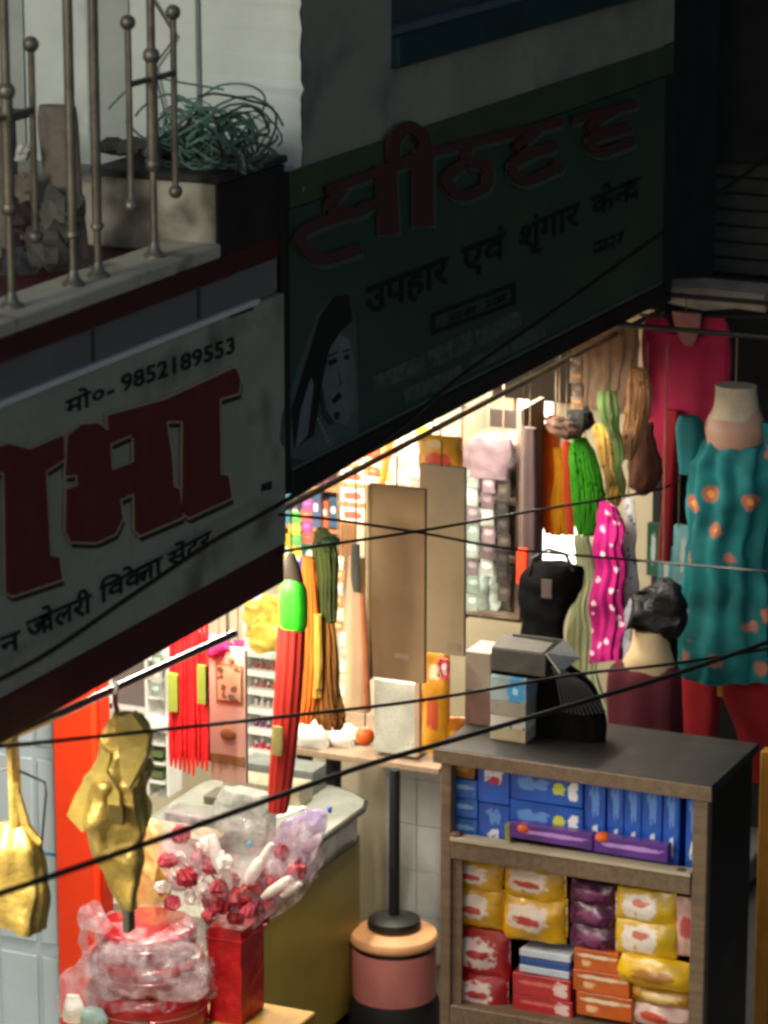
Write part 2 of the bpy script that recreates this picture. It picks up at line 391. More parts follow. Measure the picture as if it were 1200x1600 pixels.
# rough corner and white side wall
sw = MB(); nseg = 160; vs_ = []; fs_ = []
for i in range(nseg+1):
    z = 3.6+i*(8-3.6)/nseg; j = .016*noise.noise(Vector((0, 0, z*9)))+.016*noise.noise(Vector((3, 0, z*31)))
    vs_ += [(.128+j*.4, -.006+j, z), (.128, .35, z), (.128, 2.6, z)]
for i in range(nseg):
    for k in range(2): fs_.append((i*3+k, i*3+k+1, i*3+k+4, i*3+k+3))
sw.add(vs_, fs_); sw.box((.13, .0, 3.7), (.15, 2.6, 8)); sw.build('side_wall', white_wall, rb, False)
MB().box((.118, .62, 3.7), (.129, .78, 8)).box((.115, 1.02, 3.7), (.129, 1.2, 8)).build('pilaster', mat('pilaster_plaster', '#a3a79f', .85, .12, 4, .2), rb, False)
MB().tube([(.11, .36, 3.9), (.11, .37, 6)], .006, 6).build('wall_conduit', mat('conduit', '#8e928a', .6), rb)
MB().tube([(.11, .46, 3.95), (.105, .52, 4.2), (.11, .44, 4.3), (.11, .58, 4.5), (.11, .60, 5)], .005, 6).build('wall_wire', mat('wall_wire_m', '#5d625c', .6), rb)
# window with teal frame
win = MB().box((.86, -.03, 4.13), (3.45, .1, 4.235)).build('window', mat('teal_paint', '#1c3a3e', .5, .25, 5, .1), rb, False, .006)
MB().box((.86, .06, 4.235), (3.45, .075, 5.6)).build('pane', mat('window_glass', '#33474a', .12, .2, 3, .0, spec=.6), win, False)
for x in (.9, 1.72, 2.56, 3.4): MB().box((x-.03, .03, 4.236), (x+.03, .059, 5.6)).build('mullion', MATS['teal_paint'], win, False)
MB().box((.89, .02, 4.236), (3.42, .058, 4.262)).build('window_rail', mat('rail_grey', '#56636a', .5), win, False)
MB().box((.03, -.014, 3.772), (3.72, -.001, 3.895)).build('olive_band', mat('olive_paint', '#3a4c30', .7, .2, 4, .15), rb, False, .003)
MB().box((-.004, .03, 2.6), (.06, .2, 3.9)).build('gap_shade', shade_wall, rb, False)  # near-black block, paints in the shade of the gap between the buildings
# shop shell
MB().box((-6, .105, 2.765), (4.4, 3, 2.795)).build('shop_ceiling', mat('ceiling_white', '#c9c2b2', .8), rb, False)
MB().box((4.3, .25, .0), (4.4, 3, 2.764)).build('end_wall', cream, rb, False)
MB().box((2.9, .72, 0), (2.98, 2.6, 2.764)).build('partition', cream, rb, False)
MB().box((-6, .0, .0), (4.4, 2.6, .02)).build('shop_floor', mat('floor_tile', '#77716a', .5), rb, False)
box_px(4.15, 770, 902, 520, 626, .08).build('loft_beam', mat('beam_brown', '#2c2118', .8, .3, 6, .2), rb, False)
MB().box((3.625, -.012, 2.8), (3.76, -.0005, 3.9)).build('corner_shade_sheet', shade_wall, rb, False)  # dark sheet added over the plaster for the shade past the sign
MB().box((3.765, .02, 2.75), (4.4, .3, 8)).build('end_pier', shade_wall, rb, False)

# dark building beyond with a rolled shutter
db = thing('dark_building', (5, -1, 0), 'unlit dark building with a closed slatted shutter beyond the shops', 'building')
MB().box((4.75, -9, 0), (8, .6, 2.72)).box((4.75, -9, 3.25), (8, .6, 14)).box((4.9, -9, 2.72), (8, .6, 3.25)).build('wall', shade_wall, db, False)  # extended out of view to block sky light from the shop fronts
for k in range(7): MB().box((4.80, -3, 2.73+k*.074), (4.89, .5, 2.73+k*.074+.066)).build('shutter_slat', mat('shutter_steel', (.035, .037, .036), .6, .3, 5, .1), db, False, .004)

# ------------------------------------------------------------------ lettering
FONTS = []
def text_mesh(parts):
    """parts: (string, x offset) -> verts, faces in the text plane, glyph units"""
    V, Fc = [], []
    for s_, dx in parts:
        c = bpy.data.curves.new('t', 'FONT'); c.body = s_; c.resolution_u = 3
        o = bpy.data.objects.new('t', c); COL.objects.link(o)
        me = bpy.data.meshes.new_from_object(o.evaluated_get(bpy.context.evaluated_depsgraph_get()))
        k = len(V); V += [(v.co.x+dx, v.co.y) for v in me.vertices]; Fc += [tuple(i+k for i in p.vertices) for p in me.polygons]
        bpy.data.objects.remove(o); bpy.data.curves.remove(c); bpy.data.meshes.remove(me)
    return V, Fc
def lettering(name, parts, x0, x1, zl, zr, h, yp, m, parent, bold=.012):
    """fit lettering to x0..x1 on the board y = yp, base line running zl..zr, cap height h"""
    bpy.context.view_layer.update()
    V, Fc = text_mesh(parts)
    mx, Mx = min(v[0] for v in V), max(v[0] for v in V); mb = MB()
    for i, (bx, bz) in enumerate(((0, 0), (bold, 0), (-bold, 0), (0, bold*.7), (0, -bold*.7))):
        vv = []
        for a, b in V:
            t = (a-mx)/(Mx-mx); vv.append((x0+t*(x1-x0)+bx*h*3, yp-.0006*i, zl+(zr-zl)*t+b/.72*h+bz*h*3))
        mb.add(vv, Fc)
    return mb.build(name, m, parent, False)
def px_poly(pts, yp, d, mb=None): return (mb or MB()).prism([on(*p, y=yp) for p in pts], (0, d, 0))
def offset_poly(pts, o):
    n = len(pts); out = []
    ar = sum(pts[i][0]*pts[(i+1) % n][1]-pts[(i+1) % n][0]*pts[i][1] for i in range(n)); sg = 1 if ar > 0 else -1
    for i in range(n):
        a, b, c = Vector(pts[i-1]), Vector(pts[i]), Vector(pts[(i+1) % n])
        e1, e2 = (b-a).normalized(), (c-b).normalized()
        n1, n2 = Vector((e1.y, -e1.x))*sg, Vector((e2.y, -e2.x))*sg
        bs = n1+n2; bs = bs/max(.35, bs.length_squared)*2
        out.append(tuple(b+bs*o))
    return out

# ------------------------------------------------------------------ left signboard
ls = thing('white_signboard', (-1.2, -.03, 2.6), 'white shop signboard with big red letters and a black phone number', 'sign')
signw = mat('sign_white', '#9b9a88', .6, .12, 3, .08, dirt=('#6d6a58', 3.2, .55))
MB().box((-6, -.015, 2.665), (-.027, .015, 3.505)).build('board', signw, ls, False)
MB().box((-6, -.024, 3.505), (-.22, .015, 3.521)).build('top_trim', mat('trim_white', '#d6d8cf', .4, .06), ls, False, .002)
MB().box((-6, -.006, 3.525), (-.06, .018, 3.625)).build('upper_panel', mat('panel_grey', '#6b6865', .7, .15, 4, .1), ls, False)
for x in (-1.3, -.62): MB().box((x-.008, -.010, 3.527), (x+.008, -.0065, 3.62)).build('panel_joint', mat('joint_dark', '#3a3735', .8), ls, False)
MB().box((-6, -.02, 2.535), (-.05, .019, 2.663)).build('lower_fascia', maroon, ls, False, .004)
MB().box((-6, -.018, 3.628), (-.4, -.001, 3.699)).build('upper_fascia', maroon, ls, False, .004)
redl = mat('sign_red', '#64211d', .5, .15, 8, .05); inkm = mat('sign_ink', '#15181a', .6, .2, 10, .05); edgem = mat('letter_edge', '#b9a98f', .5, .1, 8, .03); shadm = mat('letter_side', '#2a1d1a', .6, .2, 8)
def Z2(x, y): return (x*.4625, 440+y*.4625)          # from an enlarged view to photograph pixels
LET = [ # outlines of the large letters
 [(-120,590),(30,548),(100,568),(210,520),(212,600),(150,640),(165,925),(195,930),(205,1005),(40,1060),(20,1050),(15,640),(-120,680)],
 [(230,520),(275,482),(330,478),(365,510),(372,640),(450,610),(452,712),(400,735),(408,800),(385,850),(320,880),(240,878),(222,840),(225,700),(262,690),(262,650),(222,655)],
 [(362,452),(560,398),(562,450),(555,470),(575,600),(580,690),(600,700),(610,795),(470,855),(455,835),(452,530),(440,515),(372,545)],
 [(562,397),(790,292),(805,330),(800,375),(735,395),(738,650),(765,655),(775,730),(635,795),(615,780),(618,470),(562,470)]]
for k, pl in enumerate(LET):
    P = [Z2(*p) for p in pl]
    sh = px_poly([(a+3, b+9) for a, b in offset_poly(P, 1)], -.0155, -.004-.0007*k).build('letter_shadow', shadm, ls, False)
    px_poly(offset_poly(P, 3.5), -.021, -.003-.0007*k).build('letter_edging', edgem, ls, False)
    px_poly(P, -.027, -.006-.0009*k).build('letter', redl, ls, False)
def line_px(p, q, yp=-.0172):
    a, b = on(*p, y=yp), on(*q, y=yp); return a, b
a, b = line_px((190, 612), (366, 550)); lettering('phone_number', [('9852189553', 0)], a.x, b.x, a.z, b.z, .052, -.0175, inkm, ls, .02)
a, b = line_px((103, 650), (178, 618)); lettering('phone_prefix', [('मो०-', 0)], a.x, b.x, a.z, b.z, .05, -.0175, inkm, ls, .02)
a, b = line_px((0, 1025), (32, 1012)); lettering('caption', [('न', 0)], a.x, b.x, a.z, b.z, .06, -.0175, inkm, ls, .02)
a, b = line_px((42, 1000), (143, 955)); lettering('caption', [('ज', 0), ('वे', .42), ('लरी', .98)], a.x, b.x, a.z, b.z, .062, -.0175, inkm, ls, .02)
a, b = line_px((156, 943), (254, 893)); lettering('caption', [('िवक', 0), ('े', 1.17), ('ता', 1.25)], a.x, b.x, a.z, b.z, .058, -.0175, inkm, ls, .02)
a, b = line_px((262, 888), (330, 850)); lettering('caption', [('सेंटर', 0)], a.x, b.x, a.z, b.z, .052, -.0175, inkm, ls, .02)
px_poly([(358, 492), (395, 479), (395, 484), (358, 497)], -.0155, -.002).build('dash_mark', inkm, ls, False)
px_poly([(408, 757), (424, 751), (424, 764), (408, 768)], -.0155, -.002).build('corner_mark', inkm, ls, False)

# ------------------------------------------------------------------ right signboard
rs = thing('green_signboard', (1.8, -.04, 2.85), 'dark green shop signboard with red title and a printed veiled face', 'sign')
signg = mat('sign_green', '#2e463a', .55, .2, 1.2, .05, dirt=('#394c34', 1.1, .52))
MB().box((.005, -.015, 2.9), (3.62, -.0, 3.768)).build('board', signg, rs, False)
MB().box((.005, -.03, 2.822), (3.64, .06, 2.898)).build('lower_frame', mat('frame_black', (.006, .006, .006), .6), rs, False, .004)
MB().box((-.03, -.02, 2.83), (.004, -.0, 3.9)).build('side_frame', MATS['frame_black'], rs, False)
MB().tube([(.02, -.02, 2.905), (3.6, -.02, 2.905)], .006, 6).build('frame_edge', mat('edge_grey', '#59605c', .5), rs)
redr = mat('title_red', '#4a2628', .5, .2, 8, .05); pale = mat('title_edge', '#4f5c52', .5, .2, 8)
def Z9(x, y): return (430+x*.525, 140+y*.525)
def strokes(name, lines, wd, m, yp, d, parent, conv):
    k = 0
    for ln in lines:
        pts = [Vector(conv(*p)) for p in ln]; L, Rr = [], []
        sp = [Vector(p[:2]) for p in smoothsecs([(p.x, p.y, 0, 1) for p in pts], 5)] if len(pts) > 2 else pts
        for i, p in enumerate(sp):
            e = (sp[min(i+1, len(sp)-1)]-sp[max(i-1, 0)]).normalized(); nn = Vector((-e.y, e.x))*wd/2; L.append(p+nn); Rr.append(p-nn)
        mb = MB(); n = len(sp); dd = d-.0006*k
        A = [on(*p, y=yp) for p in L]+[on(*p, y=yp) for p in Rr]
        B = [p+Vector((0, dd, 0)) for p in A]
        vs = A+B; fs = []
        for i in range(n-1):
            fs += [(2*n+i, 2*n+i+1, 3*n+i+1, 3*n+i), (i, 2*n+i, 2*n+i+1, i+1), (n+i, n+i+1, 3*n+i+1, 3*n+i)]
        fs += [(0, n, 3*n, 2*n), (n-1, 2*n-1, 4*n-1, 3*n-1)]
        mb.add(vs, fs).build(name, m, parent, False); k += 1
TITLE = [([(150,300),(330,235)],22), ([(200,290),(160,350),(235,365),(275,340)],26), ([(235,360),(120,400),(70,440),(130,505),(250,470)],26), ([(250,350),(310,335)],22),
         ([(325,220),(335,430)],46), ([(330,235),(480,178)],24), ([(435,175),(436,405)],48), ([(350,215),(350,150),(395,110),(440,150),(440,190)],28),
         ([(480,180),(850,95)],20), ([(565,165),(565,205)],20), ([(560,215),(505,265),(545,315),(620,285),(620,225),(560,215)],24),
         ([(775,115),(720,170),(770,180),(830,165)],24), ([(770,180),(700,225),(740,270),(845,225)],24), ([(820,215),(850,240)],18),
         ([(880,90),(1070,40)],18), ([(1000,60),(930,110),(990,125),(1050,110)],22), ([(990,125),(930,150),(960,185),(1060,150)],22)]
for k, (ln, wd) in enumerate(TITLE):
    strokes('title_edging', [[(x+3, y+8) for x, y in ln]], wd*.66+5, pale, -.0155, -.003-.0005*k, rs, Z9)
    strokes('title_stroke', [ln], wd*.66, redr, -.027, -.006-.0005*k, rs, Z9)
inkr = mat('green_sign_ink', '#0a1214', .6, .2, 10)
def cap(parts, p, q, h, bold=.02, name='subtitle'):
    a, b = on(*p, y=-.0172), on(*q, y=-.0172); lettering(name, parts, a.x, b.x, a.z, b.z, h, -.0175, inkr, rs, bold)
cap([('उपहार', 0)], (572, 492), (700, 440), .105); cap([('एवं', 0)], (722, 428), (790, 400), .105)
cap([('शृंगार', 0)], (812, 392), (905, 350), .10); cap([('केन', 0), ('द', 1.15)], (925, 340), (1000, 305), .09)
for poly in ([(672,490),(805,440),(805,447),(672,497)], [(672,518),(805,468),(805,475),(672,525)], [(672,497),(680,494),(680,515),(672,518)], [(798,450),(805,447),(805,468),(798,471)]):
    px_poly(poly, -.0155, -.002-.0003*poly[0][1] % .001).build('box_outline', inkr, rs, False)
def blurred_line(p0, p1, h, n, seed, name):
    """a line of print too blurred to read: head strokes and stems"""
    rn = random.Random(seed); mb = MB()
    for k in range(n):
        t0, t1 = (k+rn.uniform(.0, .15))/n, (k+rn.uniform(.75, .98))/n
        if rn.random() < .15: continue
        x0, y0, x1, y1 = p0[0]+(p1[0]-p0[0])*t0, p0[1]+(p1[1]-p0[1])*t0, p0[0]+(p1[0]-p0[0])*t1, p0[1]+(p1[1]-p0[1])*t1
        px_poly([(x0, y0-h), (x1, y1-h), (x1, y1-h*.78), (x0, y0-h*.78)], -.0155, -.0012-.0001*k, mb)
        xs = x0+(x1-x0)*rn.uniform(.4, .9); w0 = (x1-x0)*.25
        px_poly([(xs, y1-h*.78), (xs+w0, y1-h*.8), (xs+w0, y1-h*rn.uniform(0, .3)), (xs, y1-h*rn.uniform(0, .2))], -.0155, -.0012-.0001*k, mb)
        px_poly([(x0, y0-h*.5), (xs, y1-h*.55), (xs, y1-h*.3), (x0+w0*.5, y0-h*.2)], -.0155, -.0012-.0001*k, mb)
    return tag(mb.build(name, inkr, rs, False), kind='stuff')
blurred_line((688, 512), (792, 472), 14, 9, 2, 'boxed_line'); blurred_line((926, 404), (988, 378), 24, 5, 5, 'small_line')
greyp = mat('sign_grey_print', '#4c5a50', .6, .4, 22, dirt=('#2e463a', 30, .5))
for poly in ([(580,590),(660,553),(664,580),(584,612)], [(668,548),(735,517),(740,545),(672,577)], [(742,515),(810,484),(815,508),(746,542)], [(630,608),(720,570),(724,592),(634,630)], [(735,560),(850,505),(852,525),(738,583)]):
    px_poly(poly, -.0155, -.0015).build('printed_patch', greyp, rs, False)
# printed veiled bride: flat print on the board
hair = mat('print_hair', '#0c100f', .6, .2, 10); facem = mat('print_face', '#66706a', .6, .25, 9); veil = mat('print_veil', '#4c5a54', .6, .3, 6)
por = px_poly([(440,650),(470,560),(495,490),(520,462),(545,460),(555,500),(558,560),(560,690),(500,725),(455,715),(437,690)], -.0155, -.0012).build('portrait_print', veil, rs, False)
px_poly([(455,640),(480,560),(500,495),(522,462),(545,461),(551,500),(530,520),(515,560),(500,620),(490,680),(460,700)], -.0175, -.0012).build('printed_hair', hair, por, False)
px_poly([(515,545),(530,522),(545,530),(553,560),(556,600),(552,640),(540,665),(522,660),(510,640),(503,600)], -.0195, -.0012).build('printed_face', facem, por, False)
for pl in ([(512,565),(525,558),(527,566),(514,572)], [(537,556),(545,553),(546,560),(538,563)], [(518,625),(530,612),(535,620),(522,632)], [(522,645),(530,643),(530,654),(523,656)]):
    px_poly(pl, -.0215, -.0008).build('printed_feature', hair, por, False)
for pl in ([(509,556),(527,548),(528,551),(510,560)], [(535,548),(547,544),(548,547),(536,551)], [(528,572),(533,600),(526,606),(531,600)], [(503,600),(508,640),(522,662),(516,664),(505,648),(500,612)]):
    px_poly(pl, -.0215, -.0008).build('printed_feature', mat('print_shade', '#2c3430', .6), por, False)
for k in range(7): MB().ball(on(497+k*3.2, 655+k*7, y=-.0205), .008, 8, (1, .2, 1)).build('printed_bead', mat('print_bead', '#7d857a', .6), por)
px_poly([(470,640),(486,590),(490,600),(480,680),(462,700)], -.0195, -.001).build('printed_jewellery', mat('print_lilac', '#6a6f7c', .6), por, False)

# ------------------------------------------------------------------ lamps inside the shops
lampm = mat('lamp_glow', (1, .93, .8), .5, 0, 5, 0, emit=14); lampw = mat('lamp_glow_cool', (.93, .97, 1), .5, 0, 5, 0, emit=12)
def tube_light(p, q, label, power, col, m, size):
    p, q = Vector(p), Vector(q); t = thing('tube_light', (p+q)/2, label, 'lamp')
    e = (q-p).normalized(); u_ = Vector((0, 0, .05))
    MB().tube([p+u_, q+u_], .025, 8).build('fixture', whitep, t)
    MB().tube([p+e*.03, q-e*.03], .014, 10).build('glass_tube', m, t)
    for c in (p, q): MB().ball(c+u_*.4, .024, 10).build('end_cap', whitep, t)
    L = bpy.data.lights.new('tube_glow', 'AREA'); L.energy = power; L.color = col; L.shape = 'RECTANGLE'; L.size = (q-p).length; L.size_y = size
    lo = bpy.data.objects.new('tube_glow', L); COL.objects.link(lo); lo.parent = t; lo.location = (0, 0, -.03)
    lo.rotation_euler = (0, 0, math.atan2(e.y, e.x))
    return t
WARM = (1, .91, .76)
tube_light((-.75, .34, 2.60), (.45, .34, 2.60), 'tube lamp on the ceiling edge behind the white signboard', 55, WARM, lampm, .1)
tube_light((-2.7, .3, 2.5), (-1.7, .3, 2.5), 'tube lamp over the white door beside the orange pillar', 42, WARM, lampm, .1)
tube_light((.1, 1.5, 2.62), (1.3, 1.5, 2.62), 'tube lamp deep in the left shop above the goods counter', 62, WARM, lampm, .1)
tube_light((1.55, .95, 2.62), (2.75, .95, 2.62), 'tube lamp on the ceiling above the rounded counter end', 54, WARM, lampm, .1)
tube_light((1.95, .42, 2.62), (3.15, .42, 2.62), 'tube lamp just behind the green signboard', 50, WARM, lampm, .1)
tube_light((3.1, 1.5, 2.6), (4.1, 1.5, 2.6), 'tube lamp deep in the right shop behind the scarves', 42, (1, .92, .78), lampm, .1)

# ------------------------------------------------------------------ rods to hang goods on
rod = thing('hanging_rod', (-.9, .0, 2.48), 'bare steel rod under the white signboard that carries gift bags', 'rod')
a, b = on(-60, 1186, y=.0), on(366, 990, y=.0)
MB().tube([a, b], .013, 10).build('pipe', mat('chrome', '#c9cacb', .18, .1, 10, .02, metal=1), rod)
for t_ in (.05, .97):
    p = a.lerp(b, t_); MB().tube([p, (p.x, p.y, 2.54)], .004, 6).build('hanger', steel, rod)
rod2 = thing('hanging_rod', (2, .14, 2.68), 'long rod beneath the green signboard that carries scarves', 'rod')
MB().tube([(.1, .16, 2.68), (4.28, .16, 2.68)], .012, 8).build('pipe', steel, rod2)
for x in (.3, 1.6, 2.9, 4.1): MB().tube([(x, .16, 2.68), (x, .16, 2.766)], .004, 6).build('hanger', steel, rod2)
def hook(parent, X, px, py, topz=2.68, ytop=None):
    p = on(px, py, x=X); string([p, (X, p.y if ytop is None else ytop, topz)], parent, stringm)

# ------------------------------------------------------------------ orange pillar and white door on the left
pl = thing('orange_pillar', (.16, .88, 0), 'bright orange painted pillar beside the white door', 'pillar')
MB().box((.10, .80, .02), (.225, .965, 2.69)).build('shaft', mat('orange_paint', '#e0380c', .5, .12, 4, .08), pl, False, .008)
MB().box((.13, .786, .02), (.20, .799, 2.6)).build('side_shade_strip', mat('orange_shade', '#a3240c', .5, .2, 6, .1), pl, False, .004)  # darker orange: shade of the pillar's side face put into the colour
dr = thing('white_door', (.2, 1.3, 0), 'white panelled door leaf beside the orange pillar', 'door')
doorm = mat('door_white', '#b3c4ce', .35, .08, 3, .04)
MB().box((.18, .97, .02), (.22, 1.9, 2.6)).build('leaf', doorm, dr, False)
for y0, y1 in ((1.0, 1.07), (1.09, 1.24)):
    for z0, z1 in ((.1, .95), (1.0, 1.7), (1.75, 2.5)): MB().box((.165, y0, z0), (.179, y1, z1)).build('panel', doorm, dr, False, .005)
MB().box((.14, .967, .02), (.179, .985, 2.6)).build('door_edge', mat('door_edge_m', '#4c423c', .5), dr, False)
bt = thing('blue_tape', (.16, 1.1, 1.35), 'short blue strip stuck across the white door', 'tape')
MB().box((.160, 1.0, 1.345), (.1645, 1.2, 1.355)).build('strip', mat('blue_tape_m', '#2d7fae', .5), bt, False)

# ------------------------------------------------------------------ gold foil bouquets hanging from the rod
goldf = mat('gold_foil', '#c4a856', .24, .3, 12, .7, metal=.5, coat=.4); goldp = mat('gold_foil_inner', '#e6cc70', .25, .2, 9, .4, metal=.4, coat=.4); ribr = mat('red_ribbon', '#b0131d', .5, .2, 12)
X = -1.41
g1 = thing('gold_bouquet', on(180, 1110, x=X), 'gold foil wrapped bouquet dangling by a red ribbon from the steel rod', 'bouquet', 'gold foil bouquets')
crumple(hang('foil_cone', X, [(1118, 186, 226), (1135, 178, 236), (1175, 160, 236), (1215, 138, 226), (1250, 128, 224), (1300, 132, 222), (1340, 148, 220), (1390, 172, 214), (1425, 188, 212)], goldf, g1, .55, 5, .14, .1, .2, 2, n=56, sub=6), .032, 13, 1, True)
crumple(MB().prism([on(*p, x=X-.05) for p in ((118, 1240), (160, 1170), (172, 1178), (165, 1215), (160, 1270), (128, 1300), (104, 1275))], (.03, .0, 0)).build('foil_flap', goldp, g1), .004, 20, 3)
crumple(MB().prism([on(*p, x=X-.06) for p in ((182, 1125), (205, 1114), (232, 1150), (228, 1180), (200, 1235), (188, 1210))], (.03, .0, 0)).build('foil_flap', goldp, g1), .004, 20, 5)
crumple(MB().prism([on(*p, x=X-.06) for p in ((166, 1205), (186, 1240), (188, 1275), (170, 1270))], (.03, .0, 0)).build('foil_flap', goldp, g1), .004, 20, 7)
MB().box(on(168, 1258, x=X-.075), on(196, 1288, x=X-.062)).build('bow', mat('olive_ribbon', '#57491c', .5), g1, False, .003)
MB().box(on(190, 1418, x=X-.02), on(212, 1452, x=X+.02)).build('grip', mat('grip_grey', '#5f5b4e', .5), g1, False, .004)
MB().tube([on(181, 1068, y=0), on(180, 1098, x=X), on(186, 1125, x=X)], .008, 6).build('ribbon', ribr, g1)
X = -1.62
g2 = thing('gold_bouquet', on(20, 1210, x=X), 'gold foil wrapped bouquet hanging before the white door', 'bouquet', 'gold foil bouquets')
crumple(hang('foil_cone', X, [(1290, 2, 38), (1320, -18, 56), (1360, -26, 66), (1410, -26, 68), (1450, -22, 66)], goldf, g2, .5, 5, .14, .1, .2, 4, n=48, sub=6), .02, 11, 2, True)
MB().tube([on(18, 1150, y=0), on(22, 1215, x=X), on(26, 1300, x=X)], .02, 7).build('strap', goldf, g2)
MB().tube([on(22, 1215, x=X), on(40, 1290, x=X), on(64, 1318, x=X)], [.008, .016, .012], 6).build('strap', goldf, g2)
MB().tube([on(64, 1330, x=X), on(72, 1240, x=X), on(70, 1222, x=X), on(20, 1200, x=X), on(-20, 1205, x=X)], .004, 6).build('wire_frame', wirem, g2)

# ------------------------------------------------------------------ red fringe streamer and pink cards
X = xat(295, 1100, .3)
fr = thing('red_streamer', on(295, 1000, x=X), 'red paper fringe streamer with olive side bands', 'streamer')
crumple(box_px(X+.02, 266, 325, 985, 1185, .012).build('paper_body', redm, fr, False), .004, 20, 1)
for k in range(9):
    l = 264+k*6.9; r_ = l+6.2; bt_ = 1205+(k*37 % 17)-8
    hang('fringe_strip', X+.012*math.sin(k*2.1), [(985-(k*2), l, r_), (1060, l+2*math.sin(k), r_+2*math.sin(k)), (1130, l-1, r_+1), (1180, l, r_+1), (bt_, l+2, r_-1)], redm, fr, .5, sub=3, n=8)
for l, r_, t_, b_ in ((262, 277, 1053, 1112), (308, 321, 1040, 1100)): box_px(X-.03, l, r_, t_, b_, .012).build('side_band', mat('olive_band_m', '#6f7626', .6), fr, False)
hook(fr, X, 297, 980)
X = xat(355, 1100, .25)
pc = thing('pink_pendant_card', on(355, 1020, x=X), 'pale pink hanging gift card with a framed picture panel', 'card')
pinkm = mat('pink_card', '#dcae9a', .6, .06, 6, .03); tanm = mat('card_tan', '#9a6b42', .6, .2, 12)
box_px(X, 327, 384, 1012, 1222, .018).build('card', pinkm, pc, False, .003)
box_px(X-.004, 337, 379, 1038, 1099, .003).build('frame', tanm, pc, False)
box_px(X-.007, 340, 376, 1042, 1095, .002).build('picture', mat_spots('card_picture', '#b89a78', '#7d4a34', 26, .35, '#5a6a76'), pc, False)
MB().ball(on(361, 1032, x=X-.003), .011, 12, (.3, 1, 1)).build('medallion', tanm, pc)
MB().ball(on(356, 1147, x=X-.003), .03, 18, (.2, 1, .75)).build('medallion', tanm, pc)
box_px(X-.004, 329, 382, 1180, 1195, .003).build('band', tanm, pc, False)
hook(pc, X, 358, 1014)
X = xat(345, 1005, .28)
pbl = thing('pink_pompom', on(342, 1005, x=X), 'small hot pink paper pompom under the steel rod end', 'ornament')
MB().ball(on(340, 1008, x=X), .05, 16, (1, 1.1, .8), .4).build('paper_ball', mat('hot_pink', '#c8266a', .6, .3, 16, .3), pbl); hook(pbl, X, 342, 995)

# ------------------------------------------------------------------ white shelf rack with bottles (right wall of the left shop)
X = 2.55
rk = thing('bottle_rack', on(415, 1180, x=X), 'bright white shelf rack lined with small bottles', 'rack')
box_px(X+.13, 380, 446, 930, 1185, .02).build('back_panel', whitep, rk, False)
for l in (381, 444): box_px(X, l, l+3, 930, 1182, .13).build('upright', whitep, rk, False)
shelf_py = (1021, 1051, 1080, 1110, 1142, 1176); cols = ('#b43a4e', '#8a4a35', '#9c5a4a', '#b8b0a4', '#7a2a66', '#cf2438')
for k, py in enumerate(shelf_py):
    box_px(X, 385, 443, py, py+8, .125).build('shelf', whitep, rk, False)
    for j in range(6):
        p = on(391+j*9.5, py, x=X+.05); h_ = .042+.012*((j*7+k*3) % 3)
        bo = thing('cosmetic_bottle', (p.x, p.y, p.z), ['small red bottle on the top shelf of the white rack', 'small brown bottle on the second shelf of the white rack', 'small rose brown bottle on the third shelf of the white rack', 'small pale bottle on the fourth shelf of the white rack', 'small purple bottle on the fifth shelf of the white rack', 'small bright red bottle on the bottom shelf of the white rack'][k], 'bottle', 'bottles on the white rack, shelf %s' % ('first', 'second', 'third', 'fourth', 'fifth', 'sixth')[k])
        MB().lathe((0, 0, 0), [(.010, 0), (.011, .004), (.011, h_*.6), (.005, h_*.72), (.005, h_*.76)], 8).build('glass_body', mat('bottle_%d' % k, cols[k], .25, .2, 30, 0), bo, local=True)
        MB().lathe((0, 0, h_*.76), [(.006, 0), (.006, h_*.24)], 8).build('cap', whitep if k != 1 else tanm, bo, local=True)
yg = thing('yellow_packet_bundle', on(415, 985, x=2.5), 'crinkled yellow cellophane packets hung above the bottle rack', 'packets')
for k, (l, r_, t_, b_) in enumerate(((384, 412, 940, 1000), (408, 440, 932, 985), (392, 438, 975, 1018))):
    crumple(hang('packet', 2.46-.03*k, [(t_, l+3, r_-3, .2), (t_+8, l, r_), ((t_+b_)/2, l-2, r_+2), (b_-8, l, r_), (b_, l+3, r_-3, .2)], mat('yellow_cello', '#c3a541', .25, .3, 18, .4, coat=.3), yg, .35, wob=.2, seed=k, n=24, sub=5), .02, 20, k)
hook(yg, 2.46, 412, 935)
# tall narrow rack with green boxes, by the gold bouquet
X = 2.3
r2 = thing('narrow_wall_rack', on(245, 1240, x=X), 'narrow white rack with green striped cartons on its shelves', 'rack')
box_px(X+.12, 228, 262, 1015, 1245, .02).build('back_panel', whitep, r2, False)
for l in (228, 259): box_px(X, l, l+3, 1015, 1245, .12).build('upright', whitep, r2, False)
box_px(X-.02, 226, 262, 1122, 1142, .13).build('light_ledge', mat('ledge_white', '#f0eee8', .4), r2, False)
for k in range(7): box_px(X, 232, 258, 1030+k*30+(12 if k > 3 else 0), 1033+k*30+(12 if k > 3 else 0), .11).build('shelf', whitep, r2, False)
for k in range(5):
    y0 = (1174, 1190, 1206, 1222, 1040)[k]
    c = box_px(X+.01, 234, 254, y0, y0+9, .08).build('green_carton', mat('carton_green', '#5d6b40', .6, .2, 12), None, False)
    tag(c, 'olive green carton lying flat on the narrow white rack', 'carton', 'cartons on the narrow rack')
X = 2.4
mr = thing('wall_mirror', on(200, 1100, x=X), 'grey wall mirror beside the narrow white rack', 'mirror')
box_px(X, 175, 226, 1030, 1102, .012).build('glass', mat('mirror_grey', '#7d6f70', .15, .05, 4, 0, metal=.4), mr, False)
for l, r_, t_, b_ in ((170, 175, 1025, 1107), (226, 229, 1025, 1107), (170, 229, 1102, 1112)): box_px(X-.006, l, r_, t_, b_, .02).build('frame', whitep, mr, False)

